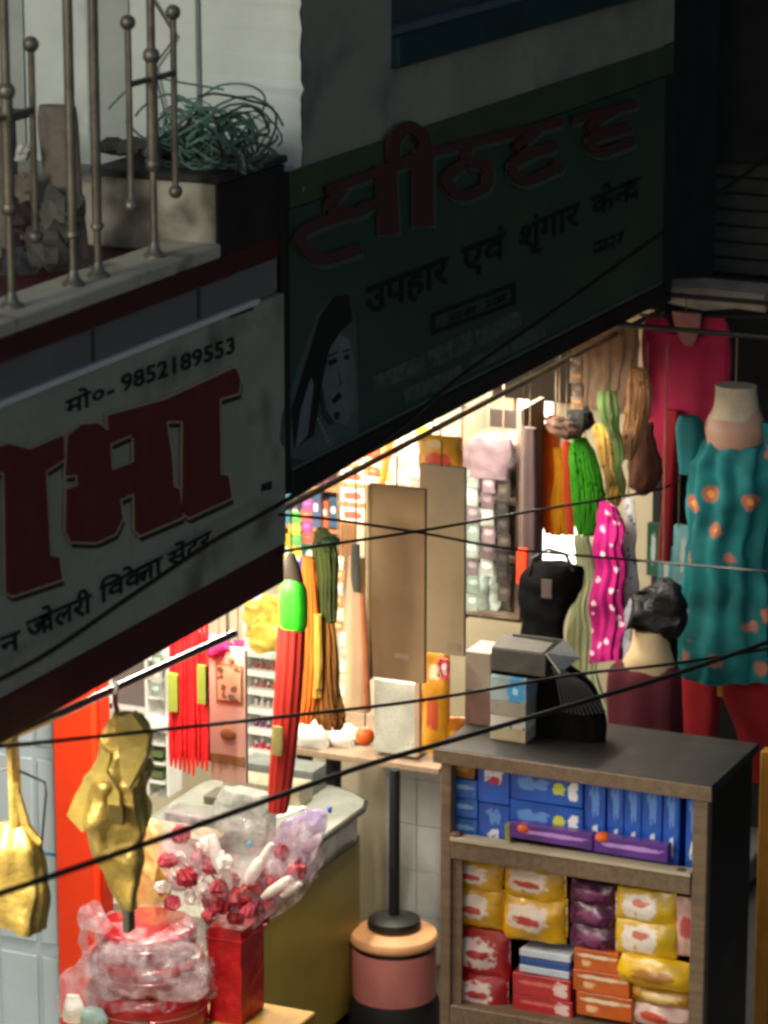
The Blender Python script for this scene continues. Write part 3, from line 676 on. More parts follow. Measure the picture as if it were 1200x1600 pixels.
# ------------------------------------------------------------------ counter
ct = thing('shop_counter', (1.6, .9, 0), 'olive fronted shop counter with a glass topped showcase and rounded end', 'counter')
olive = mat('olive_laminate', '#85762c', .5, .15, 3, .05)
def stadium(x0, x1, y0, y1, n=8):
    r_ = (y1-y0)/2; pts = [(x0, y1), (x0, y0)]
    for i in range(n+1):
        a_ = -math.pi/2+math.pi*i/n; pts.append((x1-r_+r_*math.cos(a_)*.55, (y0+y1)/2+r_*math.sin(a_)))
    return pts
MB().prism([(x, y, .1) for x, y in stadium(.75, 2.45, .70, 1.39)], (0, 0, .70)).build('front', olive, ct)
MB().prism([(x, y, .02) for x, y in stadium(.8, 2.4, .74, 1.34)], (0, 0, .08)).build('plinth', black, ct)
MB().prism([(x, y, .80) for x, y in stadium(.76, 2.44, .71, 1.38)], (0, 0, .13)).build('glass_case', mat('case_glass', '#b9b6aa', .12, .2, 7, .02, spec=.7, dirt=('#77705f', 6, .5)), ct)
MB().prism([(x, y, .931) for x, y in stadium(.73, 2.47, .68, 1.41)], (0, 0, .025)).build('top_glass', mat('top_glass_m', '#7d8078', .1, .25, 6, .02, spec=.8), ct)
MB().tube([(x, y, .943) for x, y in stadium(.73, 2.47, .68, 1.41)[1:]], .014, 8).build('edge_trim', mat('dark_trim', '#2a2926', .4), ct)
pm = mat_spots('printed_paper', '#d4d6c4', '#7f8478', 30, .22, rough=.5)
for k, (x, y, rz, w_, l_) in enumerate(((2.15, .95, .2, .16, .24), (1.9, .85, -.3, .15, .22), (2.25, 1.1, .5, .14, .2), (1.6, 1.0, .1, .2, .28), (1.3, 1.05, -.2, .2, .3), (1.05, 1.1, .3, .2, .26))):
    p_ = MB().box((-l_/2, -w_/2, 0), (l_/2, w_/2, .006+.002*k)).build('paper_sheets', pm, None, False)
    p_.location = (x, y+.13, .957); p_.rotation_euler.z = rz; tag(p_, 'pale printed card sheets lying on the counter glass', 'papers', 'sheets on the counter')
for k in range(8):
    x = .95+k*.17; c = MB().box((x, .9+.02*(k % 3), .958), (x+.13, 1.25, 1.0+.02*(k*5 % 4))).build('goods_box', mat('goods_%d' % (k % 4), ('#7a7568', '#544f46', '#8f846f', '#676c67')[k % 4], .4, .3, 15, .1), None, False, .004)
    tag(c, '%s flat box in the row on the counter glass' % ('cream grey', 'dark taupe', 'sandy beige', 'cool grey')[k % 4], 'box', 'flat boxes on the counter')
sr = thing('clear_wrapped_stack', (1.45, .75, .957), 'grey parcel in clear film on the counter behind the roses', 'parcel')
crumple(hang('film', 1.45, [(1236, 350, 420), (1260, 335, 430), (1300, 335, 430), (1330, 345, 425)], mat_film('grey_film', '#b9bcb4', .35), sr, .5, wob=.3, n=18), .012, 14, 9)
hang('parcel_body', 1.47, [(1245, 360, 410), (1300, 352, 418), (1328, 352, 418)], mat('parcel_grey', '#6d716a', .5), sr, .5, wob=.1, n=12)

# ------------------------------------------------------------------ bench with red tins, roses, rolls
bn = thing('yellow_bench', (0, .4, 0), 'yellow ochre wooden bench under the wrapped red tins', 'bench')
ochre = mat('ochre_wood', '#b98a35', .55, .2, 6, .1)
MB().box((-.42, .02, .845), (.26, .77, .88)).build('top', ochre, bn, False, .005)
for x in (-.38, .22):
    for y in (.06, .73): MB().box((x-.03, y-.03, .02), (x+.03, y+.03, .844)).build('leg', ochre, bn, False)
MB().box((-.40, .05, .76), (-.385, .75, .84)).build('apron', ochre, bn, False)
tinm = mat('tin_red', '#8f1420', .25, .2, 9, .05, coat=.4); tinb = mat('tin_rim', '#c9909a', .2, .1, 9, 0, metal=.5)
tins = [(.881, .21, .15), (1.033, .195, .11), (1.145, .17, .10)]
tc_ = on(222, 1560, z=.9); TX, TY = -.05, .52
for k, (z, r_, h_) in enumerate(tins):
    t = thing('red_tin', (TX, TY, z), ['largest red gift tin, lowest of the wrapped stack on the bench', 'red gift tin in the middle of the wrapped stack', 'smallest red gift tin topping the wrapped stack'][k], 'tin', 'stacked red tins')
    MB().lathe((0, 0, 0), [(r_*.96, 0), (r_, .012), (r_, h_*.55)], 32).build('body', tinm, t, local=True)
    MB().lathe((0, 0, h_*.55), [(r_*1.02, 0), (r_*1.03, .006), (r_*1.03, h_*.3), (r_*.98, h_*.4), (r_*.9, h_*.44)], 32).build('lid', tinm, t, local=True)
    MB().lathe((0, 0, h_*.5), [(r_*1.01, 0), (r_*1.035, .004), (r_*1.01, .008)], 32).build('rim', tinb, t, local=True)
    if k == 0: MB().box((-r_-.006, -.11, .05), (-r_+.02, -.05, .085)).build('clasp', steel, t, False, .004, local=True)
film = mat_film('pink_film', '#ece2ea', .86, .1)
fw = thing('film_wrap', (TX, TY, .881), 'crumpled pinkish clear plastic wrapped around the red tins', 'plastic wrap')
def wrap(z, r_, h_, seed, name='wrap_sheet'):
    rows = [(r_*(1.10+.10*noise.noise(Vector((k*.9, seed, 0)))), h_*(k/7-.1)) for k in range(8)]+[(r_*.8, h_*1.06)]
    o = MB().lathe((TX, TY, z), rows, 64, wob=.14, seed=seed, cap=False).build(name, film, fw)
    crumple(o, .03, 9, seed, True); crumple(o, .012, 26, seed, True)
wrap(1.01, .205, .12, 1); wrap(1.13, .175, .13, 4)
for k, rows in enumerate(([(1405, 140, 150), (1418, 126, 158), (1440, 118, 170), (1452, 130, 168)], [(1440, 130, 140), (1465, 126, 142), (1488, 128, 140)], [(1490, 135, 160), (1520, 106, 180), (1555, 90, 190), (1590, 94, 180)], [(1475, 190, 300), (1500, 150, 325), (1535, 150, 330), (1552, 200, 300)])):
    crumple(hang('film_tail', -.22, rows, mat_film('pink_film2', '#e6d0d8', .72), fw, .4, wob=.3, seed=k, n=36, sub=6), .022, 14, k+3, True)
for o_, (x, l, r_, t_, b_, c_) in enumerate(((-.30, 98, 130, 1555, 1596, '#d9d6cf'), (-.28, 122, 168, 1578, 1598, '#8fa9a6'), (-.22, 170, 210, 1590, 1600, '#c9c3bb'))):
    q = thing('small_gift', on((l+r_)/2, b_, x=x), ['white crumpled gift packet on the bench corner', 'pale teal gift packet on the bench before the tins', 'small cream gift packet against the lowest tin'][o_], 'packet')
    crumple(hang('wrapper', x, [(t_, l+6, r_-6), ((t_+b_)/2, l, r_), (b_, l+2, r_-2)], mat('gift_%d' % o_, c_, .3, .2, 15, .3), q, .6, wob=.2, n=14), .006, 25, o_)
# gold parcel behind the tins
gp = thing('gold_parcel', (.35, .75, .88), 'pale gold wrapped parcel standing between bouquet and roses', 'parcel')
crumple(hang('foil', .38, [(1282, 215, 250), (1310, 208, 262), (1370, 205, 266), (1430, 207, 266)], mat('pale_gold', '#dcc27a', .3, .25, 10, .4, metal=.3), gp, .5, wob=.15, n=16), .010, 18, 4)
MB().ball(on(252, 1375, x=.30), .045, 16, (.3, .6, 1.4), .1).build('emblem', mat('gold_emblem', '#a98a3a', .3, .3, 14, .3, metal=.5), gp)
# red paper-wrapped holder under the roses
X = .04; y0_, y1_, zt_ = on(326, 1560, x=X).y, on(377, 1560, x=X).y, on(350, 1452, x=X).z
hd = thing('red_flower_holder', (.12, (y0_+y1_)/2, .881), 'box shaped flower holder wrapped in crinkled red paper beneath the roses', 'holder')
hm = MB()
for ring in range(10):
    z = .881+(zt_-.881)*ring/9; 
    per = [(X, y0_), (X, (y0_*2+y1_)/3), (X, (y0_+2*y1_)/3), (X, y1_), (X+.06, y1_), (X+.12, y1_), (X+.18, y1_), (X+.18, (y0_+y1_)/2), (X+.18, y0_), (X+.12, y0_), (X+.06, y0_)]
    hm.v += [(x, y, z) for x, y in per]
n_ = 11
for ring in range(9): hm.f += [(ring*n_+k, ring*n_+(k+1) % n_, (ring+1)*n_+(k+1) % n_, (ring+1)*n_+k) for k in range(n_)]
hm.f += [tuple(range(n_))[::-1], tuple(range(9*n_, 10*n_))]
crumple(hm.build('paper_cover', mat('holder_red', '#b3141c', .4, .3, 14, .5), hd, False), .009, 24, 2)
MB().tube([(X-.006, y0_+.004, zt_-.04), (X-.008, y1_-.004, zt_-.035), (X+.19, y1_-.006, zt_-.04)], .006, 6).build('ribbon', ribr, hd)
# rose bouquet in clear wrap
rbq = thing('rose_bouquet', on(380, 1440, x=.12), 'bouquet of red and white roses in clear pink wrap above the paper rolls', 'bouquet')
rosem = mat('rose_red', '#8c0e20', .5, .3, 20, .4); rosew = mat('rose_white', '#e4dcd2', .5, .1, 20, .3); rosep = mat('rose_pink', '#9c2f3e', .5, .2, 20, .3)
rr = random.Random(5)
def rose(px, py, x, r_, m_):
    c = on(px, py, x=x); mb = MB().ball(c, r_*.62, 16, (1, 1, 1.15), .5)
    for k in range(6):                      # cupped outer petals
        a_ = k*1.05+px; d_ = Vector((math.cos(a_), math.sin(a_), .15)); mb.ball(c+d_*r_*.42-Vector((0, 0, r_*.2)), r_*.55, 9, (.9, .9, 1.1), .6)
    o = mb.build('rose', m_, rbq); crumple(o, .012, 42, px)
for px, py, x, r_, c_ in ((283, 1302, .05, .036, 0), (262, 1342, .0, .034, 2), (293, 1368, -.02, .038, 0), (330, 1355, .06, .03, 0), (322, 1318, .08, .03, 1), (352, 1345, .02, .03, 1), (340, 1385, 0, .03, 2), (300, 1402, .0, .03, 1), (375, 1400, .03, .04, 0), (395, 1385, .1, .04, 0), (465, 1358, .1, .034, 0), (440, 1330, .14, .03, 0), (345, 1415, 0, .034, 0), (325, 1430, 0, .026, 2), (270, 1410, .02, .03, 2), (420, 1410, .1, .03, 2), (370, 1430, .05, .035, 0), (255, 1385, .03, .025, 1), (310, 1340, .1, .03, 2), (360, 1375, .12, .036, 0), (405, 1360, .15, .03, 2), (390, 1420, .02, .035, 2), (350, 1400, .1, .04, 0), (430, 1375, .14, .032, 0), (315, 1385, .05, .03, 1), (280, 1340, .1, .028, 1), (410, 1430, .1, .03, 0), (335, 1405, .12, .04, 2), (455, 1385, .1, .025, 1)):
    rose(px, py, x, r_*1.15, (rosem, rosew, rosep)[c_])
for k, (p0, p1, r_) in enumerate((((385, 1380), (412, 1340), .022), ((410, 1402), (455, 1372), .018), ((345, 1365), (330, 1305), .022), ((360, 1390), (345, 1330), .018), ((440, 1400), (470, 1380), .014), ((400, 1360), (425, 1318), .014))):
    a, b = on(*p0, x=.04), on(*p1, x=.04); MB().tube([a, a.lerp(b, .3), a.lerp(b, .8), b], [r_*.5, r_, r_, r_*.6], 10).build('white_bud', rosew, rbq)
for k, (p0, p1) in enumerate((((375, 1430), (300, 1320)), ((378, 1430), (350, 1330)), ((380, 1430), (420, 1330)), ((383, 1432), (470, 1340)), ((380, 1435), (270, 1370)), ((382, 1430), (445, 1380)))):
    a, b = on(*p0, x=.1), on(*p1, x=.1); MB().tube([a, a.lerp(b, .5), b], [.006, .005, .005], 6).build('stem', mat('stem_red', '#7d1a24', .5), rbq)
cl = mat_film('rose_film', '#ecc8d4', .8, .08)
for k, rows in enumerate(([(1450, 362, 392), (1415, 320, 430), (1370, 272, 462), (1325, 246, 486), (1290, 240, 500)], [(1448, 366, 390), (1420, 300, 400), (1390, 262, 400), (1350, 244, 380), (1318, 250, 340)], [(1448, 370, 395), (1410, 380, 450), (1370, 400, 490), (1330, 420, 500), (1288, 440, 512)])):
    o = MB().loft(hsecs(.06+.06*k, rows, .35, 5), n=44, folds=7, amp=.10, wob=.3, seed=k*2, cap=False).build('cellophane', cl, rbq)
    crumple(o, .035, 9, k, True); crumple(o, .012, 30, k, True)
crumple(hang('lilac_wrap', .2, [(1268, 480, 512), (1290, 440, 510), (1320, 430, 490), (1350, 425, 470), (1400, 395, 430), (1440, 375, 395)], mat_film('lilac_film', '#bfa3e0', .5), rbq, .35, wob=.3, n=18), .012, 14, 6)
MB().ball(on(390, 1320, x=.1), .011, 10, (1, 1, 1.2), .3).build('blue_tag', mat('cyan_tag', '#1f9cb8', .5), rbq)
MB().ball(on(515, 1265, x=.22), .009, 10, (1, 1, 1.4), .3).build('blue_tag', mat('blue_tag_m', '#2757a8', .5), rbq)

# ------------------------------------------------------------------ goods hanging under the green sign (left half)
X = xat(445, 1000, .2)
um = thing('green_tipped_red_roll', on(450, 900, x=X), 'long red tapering roll with a bright green collar, hanging', 'roll')
hang('roll_body', X, [(980, 436, 476), (1060, 432, 472), (1140, 427, 465), (1220, 421, 456), (1268, 420, 448)], mat('roll_red', '#b32a20', .6, .2, 10, .15, stretch=(1, 1, .3)), um, .8, 11, .07, sub=6, n=66)
hang('collar', X, [(905, 448, 470), (920, 439, 478), (950, 438, 480), (980, 439, 478), (988, 448, 470)], mat('neon_green', '#2fc41c', .5, .25, 14, .2), um, .8, 6, .04, sub=3)
hang('tie', X, [(865, 450, 460), (890, 440, 470), (908, 446, 474)], mat('dark_tie', '#2c2417', .8), um, .6, sub=2)
hang('paper_tag', X-.05, [(1135, 426, 442), (1165, 424, 442), (1180, 424, 440)], mat('olive_tag', '#a39a5c', .6, .2, 20), um, .2, sub=2, n=12)
hook(um, X, 455, 866)
X = xat(510, 960, .2)
gr = thing('marigold_tassel', on(510, 840, x=X), 'bunch of orange and brown cloth tassels tied with dark green', 'tassel')
brn = mat('tassel_brown', '#8a5a22', .85, .35, 9, .4, stretch=(1, 1, .2)); org = mat('tassel_orange', '#d06a1c', .8, .25, 9, .3, stretch=(1, 1, .2)); grn = mat('tassel_green', '#3a4416', .85, .3, 12, .4)
strands('tassel_brown', X, [(965, 492, 522), (1010, 488, 526), (1070, 488, 530), (1115, 488, 540), (1138, 500, 532)], brn, gr, 110, .6, .0042)
strands('tassel_orange', X-.03, [(870, 474, 488), (900, 472, 492), (980, 474, 498), (1060, 470, 496), (1110, 464, 492), (1130, 468, 486)], org, gr, 80, .6, .0042)
strands('tassel_yellow', X-.05, [(960, 492, 500), (1030, 492, 502), (1090, 489, 501)], mat('tassel_yellow', '#c79a3c', .8, .2, 9, .3), gr, 14, .6, .006)
strands('tassel_head', X, [(826, 496, 510), (850, 488, 524), (900, 492, 528), (960, 494, 526), (970, 498, 522)], grn, gr, 100, .6, .0042)
MB().ball(on(518, 845, x=X-.03), .03, 10, (1, 1.3, .5), .4).build('leaf_knot', mat('knot_green', '#123116', .8), gr); hook(gr, X, 504, 830)
X = xat(555, 1000, .3)
sc2 = thing('cream_scarf', on(555, 880, x=X), 'cream and peach long scarf behind the orange tassels', 'scarf')
hang('scarf_body', X, [(870, 545, 570), (950, 540, 572), (1040, 540, 575), (1110, 538, 578)], mat('cream_cloth', '#b79a78', .85, .25, 8, .2, stretch=(1, 1, .3)), sc2, .5, 6, .08)
hang('peach_fold', X-.05, [(930, 562, 570), (1020, 566, 576), (1110, 568, 580)], mat('peach_cloth', '#b8714a', .85, .2, 10), sc2, .5); 
hang('dark_fold', X-.05, [(850, 549, 562), (900, 548, 563), (925, 552, 563)], mat('grey_fold', '#4a4a40', .8), sc2, .4); hook(sc2, X, 556, 860)
X = xat(570, 1150, .3)
ob = thing('orange_ball', on(570, 1150, x=X), 'round orange plastic ball hanging below the cream scarf', 'ball')
MB().ball(on(570, 1150, x=X), .037, 20).build('ball', mat('orange_plastic', '#e0641a', .4, .1), ob)
string([on(572, 1085, x=X), on(570, 1140, x=X)], ob, stringm); hook(ob, X, 571, 1090)
# brown boards
cardm = mat('cardboard', '#a88d68', .85, .12, 5, .1, dirt=('#957c5a', 3, .6)); cardl = mat('cardboard_pale', '#c4b294', .85, .1, 5, .1)
X = xat(620, 760, .12)
c1 = thing('brown_board', on(620, 1062, x=X), 'brown cardboard panel with a small pale sticker hanging under the sign', 'board')
box_px(X, 577, 664, 760, 1063, .02).build('panel', cardm, c1, False, .003)
MB().box(on(617, 1020, x=X-.002), on(639, 1031, x=X-.001)).build('sticker', mat('sticker_pale', '#b9a78c', .6), c1, False)
box_px(X-.006, 573, 577.5, 758, 1063, .03).build('edge_strip', mat('board_edge', '#b39a68', .7), c1, False)
hook(c1, X, 620, 762)
X2 = X+.28
c2 = thing('pale_board', on(694, 1030, x=X2), 'paler cardboard panel half behind the brown board', 'board')
box_px(X2, 655, 726, 728, 1022, .02).build('panel', cardl, c2, False, .003)
MB().box(on(698, 1004, x=X2-.002), on(718, 1018, x=X2-.001)).build('sticker', mat('sticker_pale', '#b9a78c', .6), c2, False); hook(c2, X2, 690, 730)
def puff(name, X, l, r_, t_, b_, m_, label, cat, group=None, seed=0, depth=.35, cr=.006):
    q = thing(name, on((l+r_)/2, b_, x=X), label, cat, group)
    po = hang('pouch', X, [(t_, l+2, r_-2, .08), (t_+6, l+1, r_-1, .2), ((t_+b_)/2, l, r_), (b_-6, l+1, r_-1, .25), (b_, l+2, r_-2, .1)], m_, q, depth, n=28, sub=5); crumple(po, cr*1.6, 13, seed, True); crumple(po, cr, 34, seed, True)
    for l0, r0 in ((l-1, l+3), (r_-3, r_+1)):
        mb = MB(); n0 = 9
        for i0 in range(n0):
            u0 = t_+4+(b_-t_-8)*i0/(n0-1); a0, b0 = on(l0, u0, x=X-.003+.004*(i0 % 2)), on(r0, u0, x=X-.003+.004*((i0+1) % 2))
            mb.v += [tuple(a0), tuple(b0), tuple(b0+Vector((.003, 0, 0))), tuple(a0+Vector((.003, 0, 0)))]
        for i0 in range(n0-1): mb.f += [(i0*4+k0, i0*4+(k0+1) % 4, i0*4+4+(k0+1) % 4, i0*4+4+k0) for k0 in range(4)]
        mb.build('crimped_seal', m_, q, False)
    return q
yel = mat_print('yellow_snack', '#e3a50c', [('#c8401a', .5, .35, .3, .2), ('#f0d8a0', .4, .75, .2, .12)])
q = puff('snack_packet', xat(688, 700, .2), 655, 722, 680, 735, yel, 'yellow and orange snack packet hung above the pale board', 'packet', None, 3); hook(q, xat(688, 700, .2), 688, 684)
XS = xat(685, 1100, .28)
q = puff('snack_packet', XS, 660, 702, 1020, 1172, mat_print('yellow_snack_b', '#e09a10', [('#c04a18', .45, .4, .25, .18), ('#f0e0b0', .5, .8, .22, .08)]), 'long yellow snack packet hanging beside the white paper bag', 'packet', None, 5); string([on(680, 1022, x=XS), on(682, 980, x=XS+.1)], q, stringm)
q = puff('snack_packet', XS+.1, 690, 735, 1120, 1215, mat_print('brown_snack', '#a8691e', [('#d8a838', .5, .6, .3, .2)]), 'brown and yellow snack packet slumped behind the cabinet corner', 'packet', None, 6)
X = xat(685, 1060, .35)
pk = puff('pink_sachet', XS-.03, 684, 702, 1030, 1062, mat_print('pink_sachet_m', '#c83a44', [('#f0c8d0', .5, .5, .25, .3)]), 'tiny pink and red sachet clipped over the yellow packet', 'sachet', None, 2); string([on(692, 1032, x=XS-.03), on(690, 1020, x=XS)], pk, stringm)
X = 2.32
wb = thing('white_paper_bag', on(620, 1178, x=X), 'white printed paper bag standing on the small plank table', 'bag')
crumple(box_px(X, 584, 652, 1064, 1180, .12).build('bag', mat_spots('white_bag', '#b3b2a4', '#a0a294', 60, .4, rough=.6), wb, False, .006), .004, 12, 2)
box_px(X-.004, 648, 655, 1062, 1180, .02).build('gusset', mat('bag_edge', '#a3836a', .6), wb, False)
for k, (l, r_, t_) in enumerate(((462, 512, 1125), (508, 552, 1130), (545, 585, 1140))):
    q = puff('white_parcel', X+.06*k, l, r_, t_, 1172, mat('parcel_white', '#dcd9cf', .6, .08, 12, .2), ('white cloth parcel on the plank beside the red roll', 'middle white cloth parcel on the plank table', 'white cloth parcel on the plank by the orange ball')[k], 'parcel', 'white parcels on the plank', k, .6)
pt = thing('plank_table', (2.45, .75, 0), 'narrow plank table end at the shop opening', 'table')
plk = mat('plank_wood', '#8d7660', .6, .2, 6, .15, stretch=(1, 8, 1))
MB().box((2.28, .42, 1.07), (2.8, 1.12, 1.10)).build('top', plk, pt, False, .004)
for x, y in ((2.68, 1.08), (2.4, 1.08)): MB().box((x-.025, y-.025, .02), (x+.025, y+.025, 1.069)).build('leg', black, pt, False)
# multicoloured cartons on the high shelf behind
X = 2.75
hs = thing('high_shelf', on(490, 830, x=X), 'high wall shelf with bright cartons behind the hanging tassels', 'shelf')
for py in (760, 825, 905): box_px(X, 436, 532, py, py+5, .14).build('board', tanm, hs, False)
for l in (436, 530): box_px(X-.004, l, l+3, 690, 910, .145).build('upright', tanm, hs, False)
cc = ('#3f6e86', '#33384e', '#5b3346', '#43506c', '#a0522d', '#2f4a63')
k = 0
for t_, b_, ws in ((770, 825, (12, 17, 14, 18, 12, 14)), (832, 905, (15, 18, 20, 15, 20)), (700, 760, (18, 20, 16, 20))):
    l = 441
    for w_ in ws:
        tt = t_+(k*13 % 19); col_ = ('#2f8a3a', '#a8a02a', '#4a3a86', '#2f6a4a', '#8a2f5a')[k % 5] if t_ == 832 else cc[k % 6]
        c = box_px(X+.01, l, l+w_-1, tt, b_, .1).build('bright_carton', mat_print('carton_%d_%d' % (t_, k % 6), col_, [('#d8d2c4', .5, .6, .28, .12)]), None, False, .002)
        cn = ('green', 'mustard', 'violet', 'dark green', 'magenta')[k % 5] if t_ == 832 else ('teal blue', 'slate', 'plum', 'dusk blue', 'rust', 'navy')[k % 6]
        tag(c, '%s carton on the %s row of the high shelf' % (cn, {770: 'middle', 832: 'lower', 700: 'upper'}[t_]), 'carton', 'cartons on the high shelf')
        l += w_; k += 1
# stack of red and white packets, brightly lit
for k in range(4):
    c = box_px(2.6, 531, 571, 700+k*30, 726+k*30, .12).build('white_red_packet', mat_print('redwhite', '#e8d6c4', [('#c2503e', .5, .42, .4, .26)], wob=.05), None, False, .006)
    tag(c, 'cream packet with a red band, %s in the lit wall stack' % ('topmost', 'second', 'third', 'lowest')[k], 'packet', 'cream and red packets in a stack')
wsf = thing('packet_shelf', on(550, 826, x=2.62), 'thin wooden upright shelf holding the cream packets', 'shelf')
for py in (727, 757, 787, 817): box_px(2.59, 529, 574, py, py+3, .14).build('board', tanm, wsf, False)
box_px(2.585, 572, 578, 690, 830, .15).build('upright', mat('pale_wood', '#c3a86a', .6), wsf, False)
orr = thing('orange_ribbon', on(597, 740, x=2.3), 'orange cloth ribbon hanging slantwise above the brown board', 'ribbon')
hang('ribbon', 2.3, [(690, 604, 616), (720, 598, 610), (756, 592, 602)], mat('ribbon_orange', '#e0661c', .7), orr, .4); hook(orr, 2.3, 610, 695)
pnk = thing('pink_plastic_bag', on(630, 735, x=2.2), 'pale pinkish plastic bag hanging behind the brown board', 'bag')
crumple(hang('bag', 2.2, [(690, 622, 650), (715, 612, 660), (760, 608, 662)], mat_film('pinkish_bag', '#c9a79a', .2), pnk, .5, wob=.2, n=18), .01, 14, 4); hook(pnk, 2.2, 636, 692)

def lighter(h): return '#'+''.join('%02x' % min(255, int(int(h[i:i+2], 16)*1.25+18)) for i in (1, 3, 5))
def sachet_strip(px, t_, b_, n_, X, w_, cols, label, top=None):
    q = thing('sachet_strip', on(px, b_, x=X), label, 'sachets', 'strips of sachets'); h_ = (b_-t_)/n_
    for k in range(n_):
        yy = t_+k*h_; dx = 1.5*math.sin(k*1.9+px)
        o = hang('sachet', X+.004*(k % 2), [(yy, px-w_+dx, px+w_+dx, .06), (yy+h_*.25, px-w_+dx, px+w_+dx, .12), (yy+h_*.7, px-w_+dx, px+w_+dx, .14), (yy+h_*.96, px-w_+dx, px+w_+dx, .06)], mat_print('sachet_%s' % cols[k % len(cols)][1:], cols[k % len(cols)], [(lighter(cols[k % len(cols)]), .5, .62, .3, .16)], wob=.3), q, .25, n=16, sub=2)
        crumple(o, .004, 30, k, True)
    hook(q, X, px, t_+2); return q
XS2 = 2.35
for px, t_, b_, n_, cols, lb_ in ((640, 690, 790, 5, ('#d8742a', '#c83a24', '#e0b84a'), 'strip of orange and red sachets behind the pale board top'), (612, 716, 790, 4, ('#e8d8b8', '#d89a3a'), 'strip of cream and amber sachets beside the orange ribbon'), (584, 700, 760, 4, ('#d84a2a', '#e8c8a8'), 'strip of red and cream sachets next to the packet shelf'), (664, 668, 740, 4, ('#e0a01c', '#d86a1c'), 'strip of yellow sachets beside the hung snack packet')):
    sachet_strip(px, t_, b_, n_, XS2, 11, cols, lb_)
XS2 = 2.82
for px, t_, b_, n_, cols, lb_ in ((738, 735, 955, 8, ('#66736a', '#7d867f', '#574f50'), 'strip of pale silvery sachets before the display case'), (762, 745, 900, 6, ('#6d5d61', '#4a3e42', '#868a84'), 'strip of pinkish grey sachets before the display case'), (786, 730, 940, 8, ('#1c1817', '#332c26', '#121111'), 'strip of dark sachets before the display case'), (902, 560, 640, 4, ('#7d6450', '#a8845c'), 'strip of tan sachets under the sign corner')):
    sachet_strip(px, t_, b_, n_, XS2, 10, cols, lb_)
XS2 = 2.2
for px, t_, b_, n_, cols, lb_ in ((462, 800, 870, 4, ('#4a8a3a', '#c8b03a'), 'strip of green sachets above the green collared roll'), (480, 780, 850, 4, ('#7a3a6a', '#a84a3a'), 'strip of purple sachets above the marigold tassel'), (528, 870, 990, 6, ('#d8c8a8', '#b88a5a'), 'strip of beige sachets between tassel and cream scarf'), (540, 990, 1110, 6, ('#e0dccf', '#c8b89a'), 'strip of whitish sachets above the white parcels'), (245, 1000, 1090, 4, ('#b8b8ac', '#8f9a90'), 'strip of grey sachets before the narrow rack'), (372, 1000, 1010, 1, ('#d03a7a',), 'single pink sachet by the steel rod end')):
    sachet_strip(px, t_, b_, n_, XS2, 9, cols, lb_)

# ------------------------------------------------------------------ tall display case with packed goods (725-830)
X = 2.9
dc = thing('display_case', on(775, 960, x=X), 'tall dark framed display case packed with dark and clear goods', 'display case')
frm = mat('case_frame', '#6d5e4e', .5, .2, 8)
for l, r_ in ((722, 727), (806, 813)): box_px(X, l, r_, 640, 968, .26).build('post', frm, dc, False)
for py in (690, 780, 870, 958): box_px(X+.005, 727, 806, py, py+6, .25).build('shelf', frm, dc, False)
box_px(X+.26, 720, 815, 640, 968, .02).build('back_panel', mat('case_back', '#2e2420', .7, .3, 8), dc, False)
gl = ((730, 760, 700, 778, '#6b5560'), (760, 783, 705, 778, '#4e434a'), (783, 804, 700, 778, '#1d1718'), (730, 752, 790, 868, '#9aa49c'), (752, 775, 786, 868, '#54524e'), (775, 804, 790, 868, '#16140f'), (730, 765, 878, 956, '#97a79c'), (765, 782, 880, 956, '#b7c3ba'), (782, 805, 880, 956, '#2a211c'))
for k, (l, r_, t_, b_, c_) in enumerate(gl):
    q = puff('wrapped_goods', X+.06, l, r_, t_, b_, mat('wrapg_%d' % k, c_, .2, .5, 16, .5, coat=.5), ['mauve wrapped bundle in the top bay of the display case', 'dusky wrapped bundle beside the mauve one in the display case', 'black wrapped bundle in the top bay of the display case', 'pale grey clear packet on the middle bay of the display case', 'grey wrapped packet in the middle bay of the display case', 'black packet in the middle bay of the display case', 'pale green clear packet in the lowest bay of the display case', 'whitish clear packet in the lowest bay of the display case', 'dark brown packet in the lowest bay of the display case'][k], 'packet', None, k, .5, .009)
gr_ = thing('grey_cloth_pile', on(765, 710, x=X-.05), 'mauve and grey folded cloth slung over the display case', 'cloth')
crumple(hang('cloth', X-.06, [(684, 735, 800), (700, 726, 805), (720, 722, 806), (745, 728, 800)], mat('mauve_cloth', '#57474b', .85, .3, 10, .4), gr_, .3, wob=.3, n=20), .012, 16, 2)
dg = thing('dark_garment', on(830, 960, x=2.75), 'narrow dark brown garment hanging beside the display case', 'garment')
hang('garment', 2.75, [(668, 816, 838), (760, 812, 840), (880, 812, 840), (925, 816, 838)], mat('garment_brown', '#3c2c2c', .85, .3, 8, .3, stretch=(1, 1, .3)), dg, .5, 6, .1); hook(dg, 2.75, 828, 670)
ot = thing('orange_tag', on(815, 915, x=2.6), 'bright orange plastic tag hanging by the display case', 'tag')
box_px(2.6, 807, 823, 858, 914, .02).build('tag', mat('tag_orange', '#f03a10', .4, .1, 8), ot, False, .004); MB().tube([on(816, 912, x=2.61), on(822, 935, x=2.61)], .007, 6).build('stick', tanm, ot); hook(ot, 2.61, 816, 862)
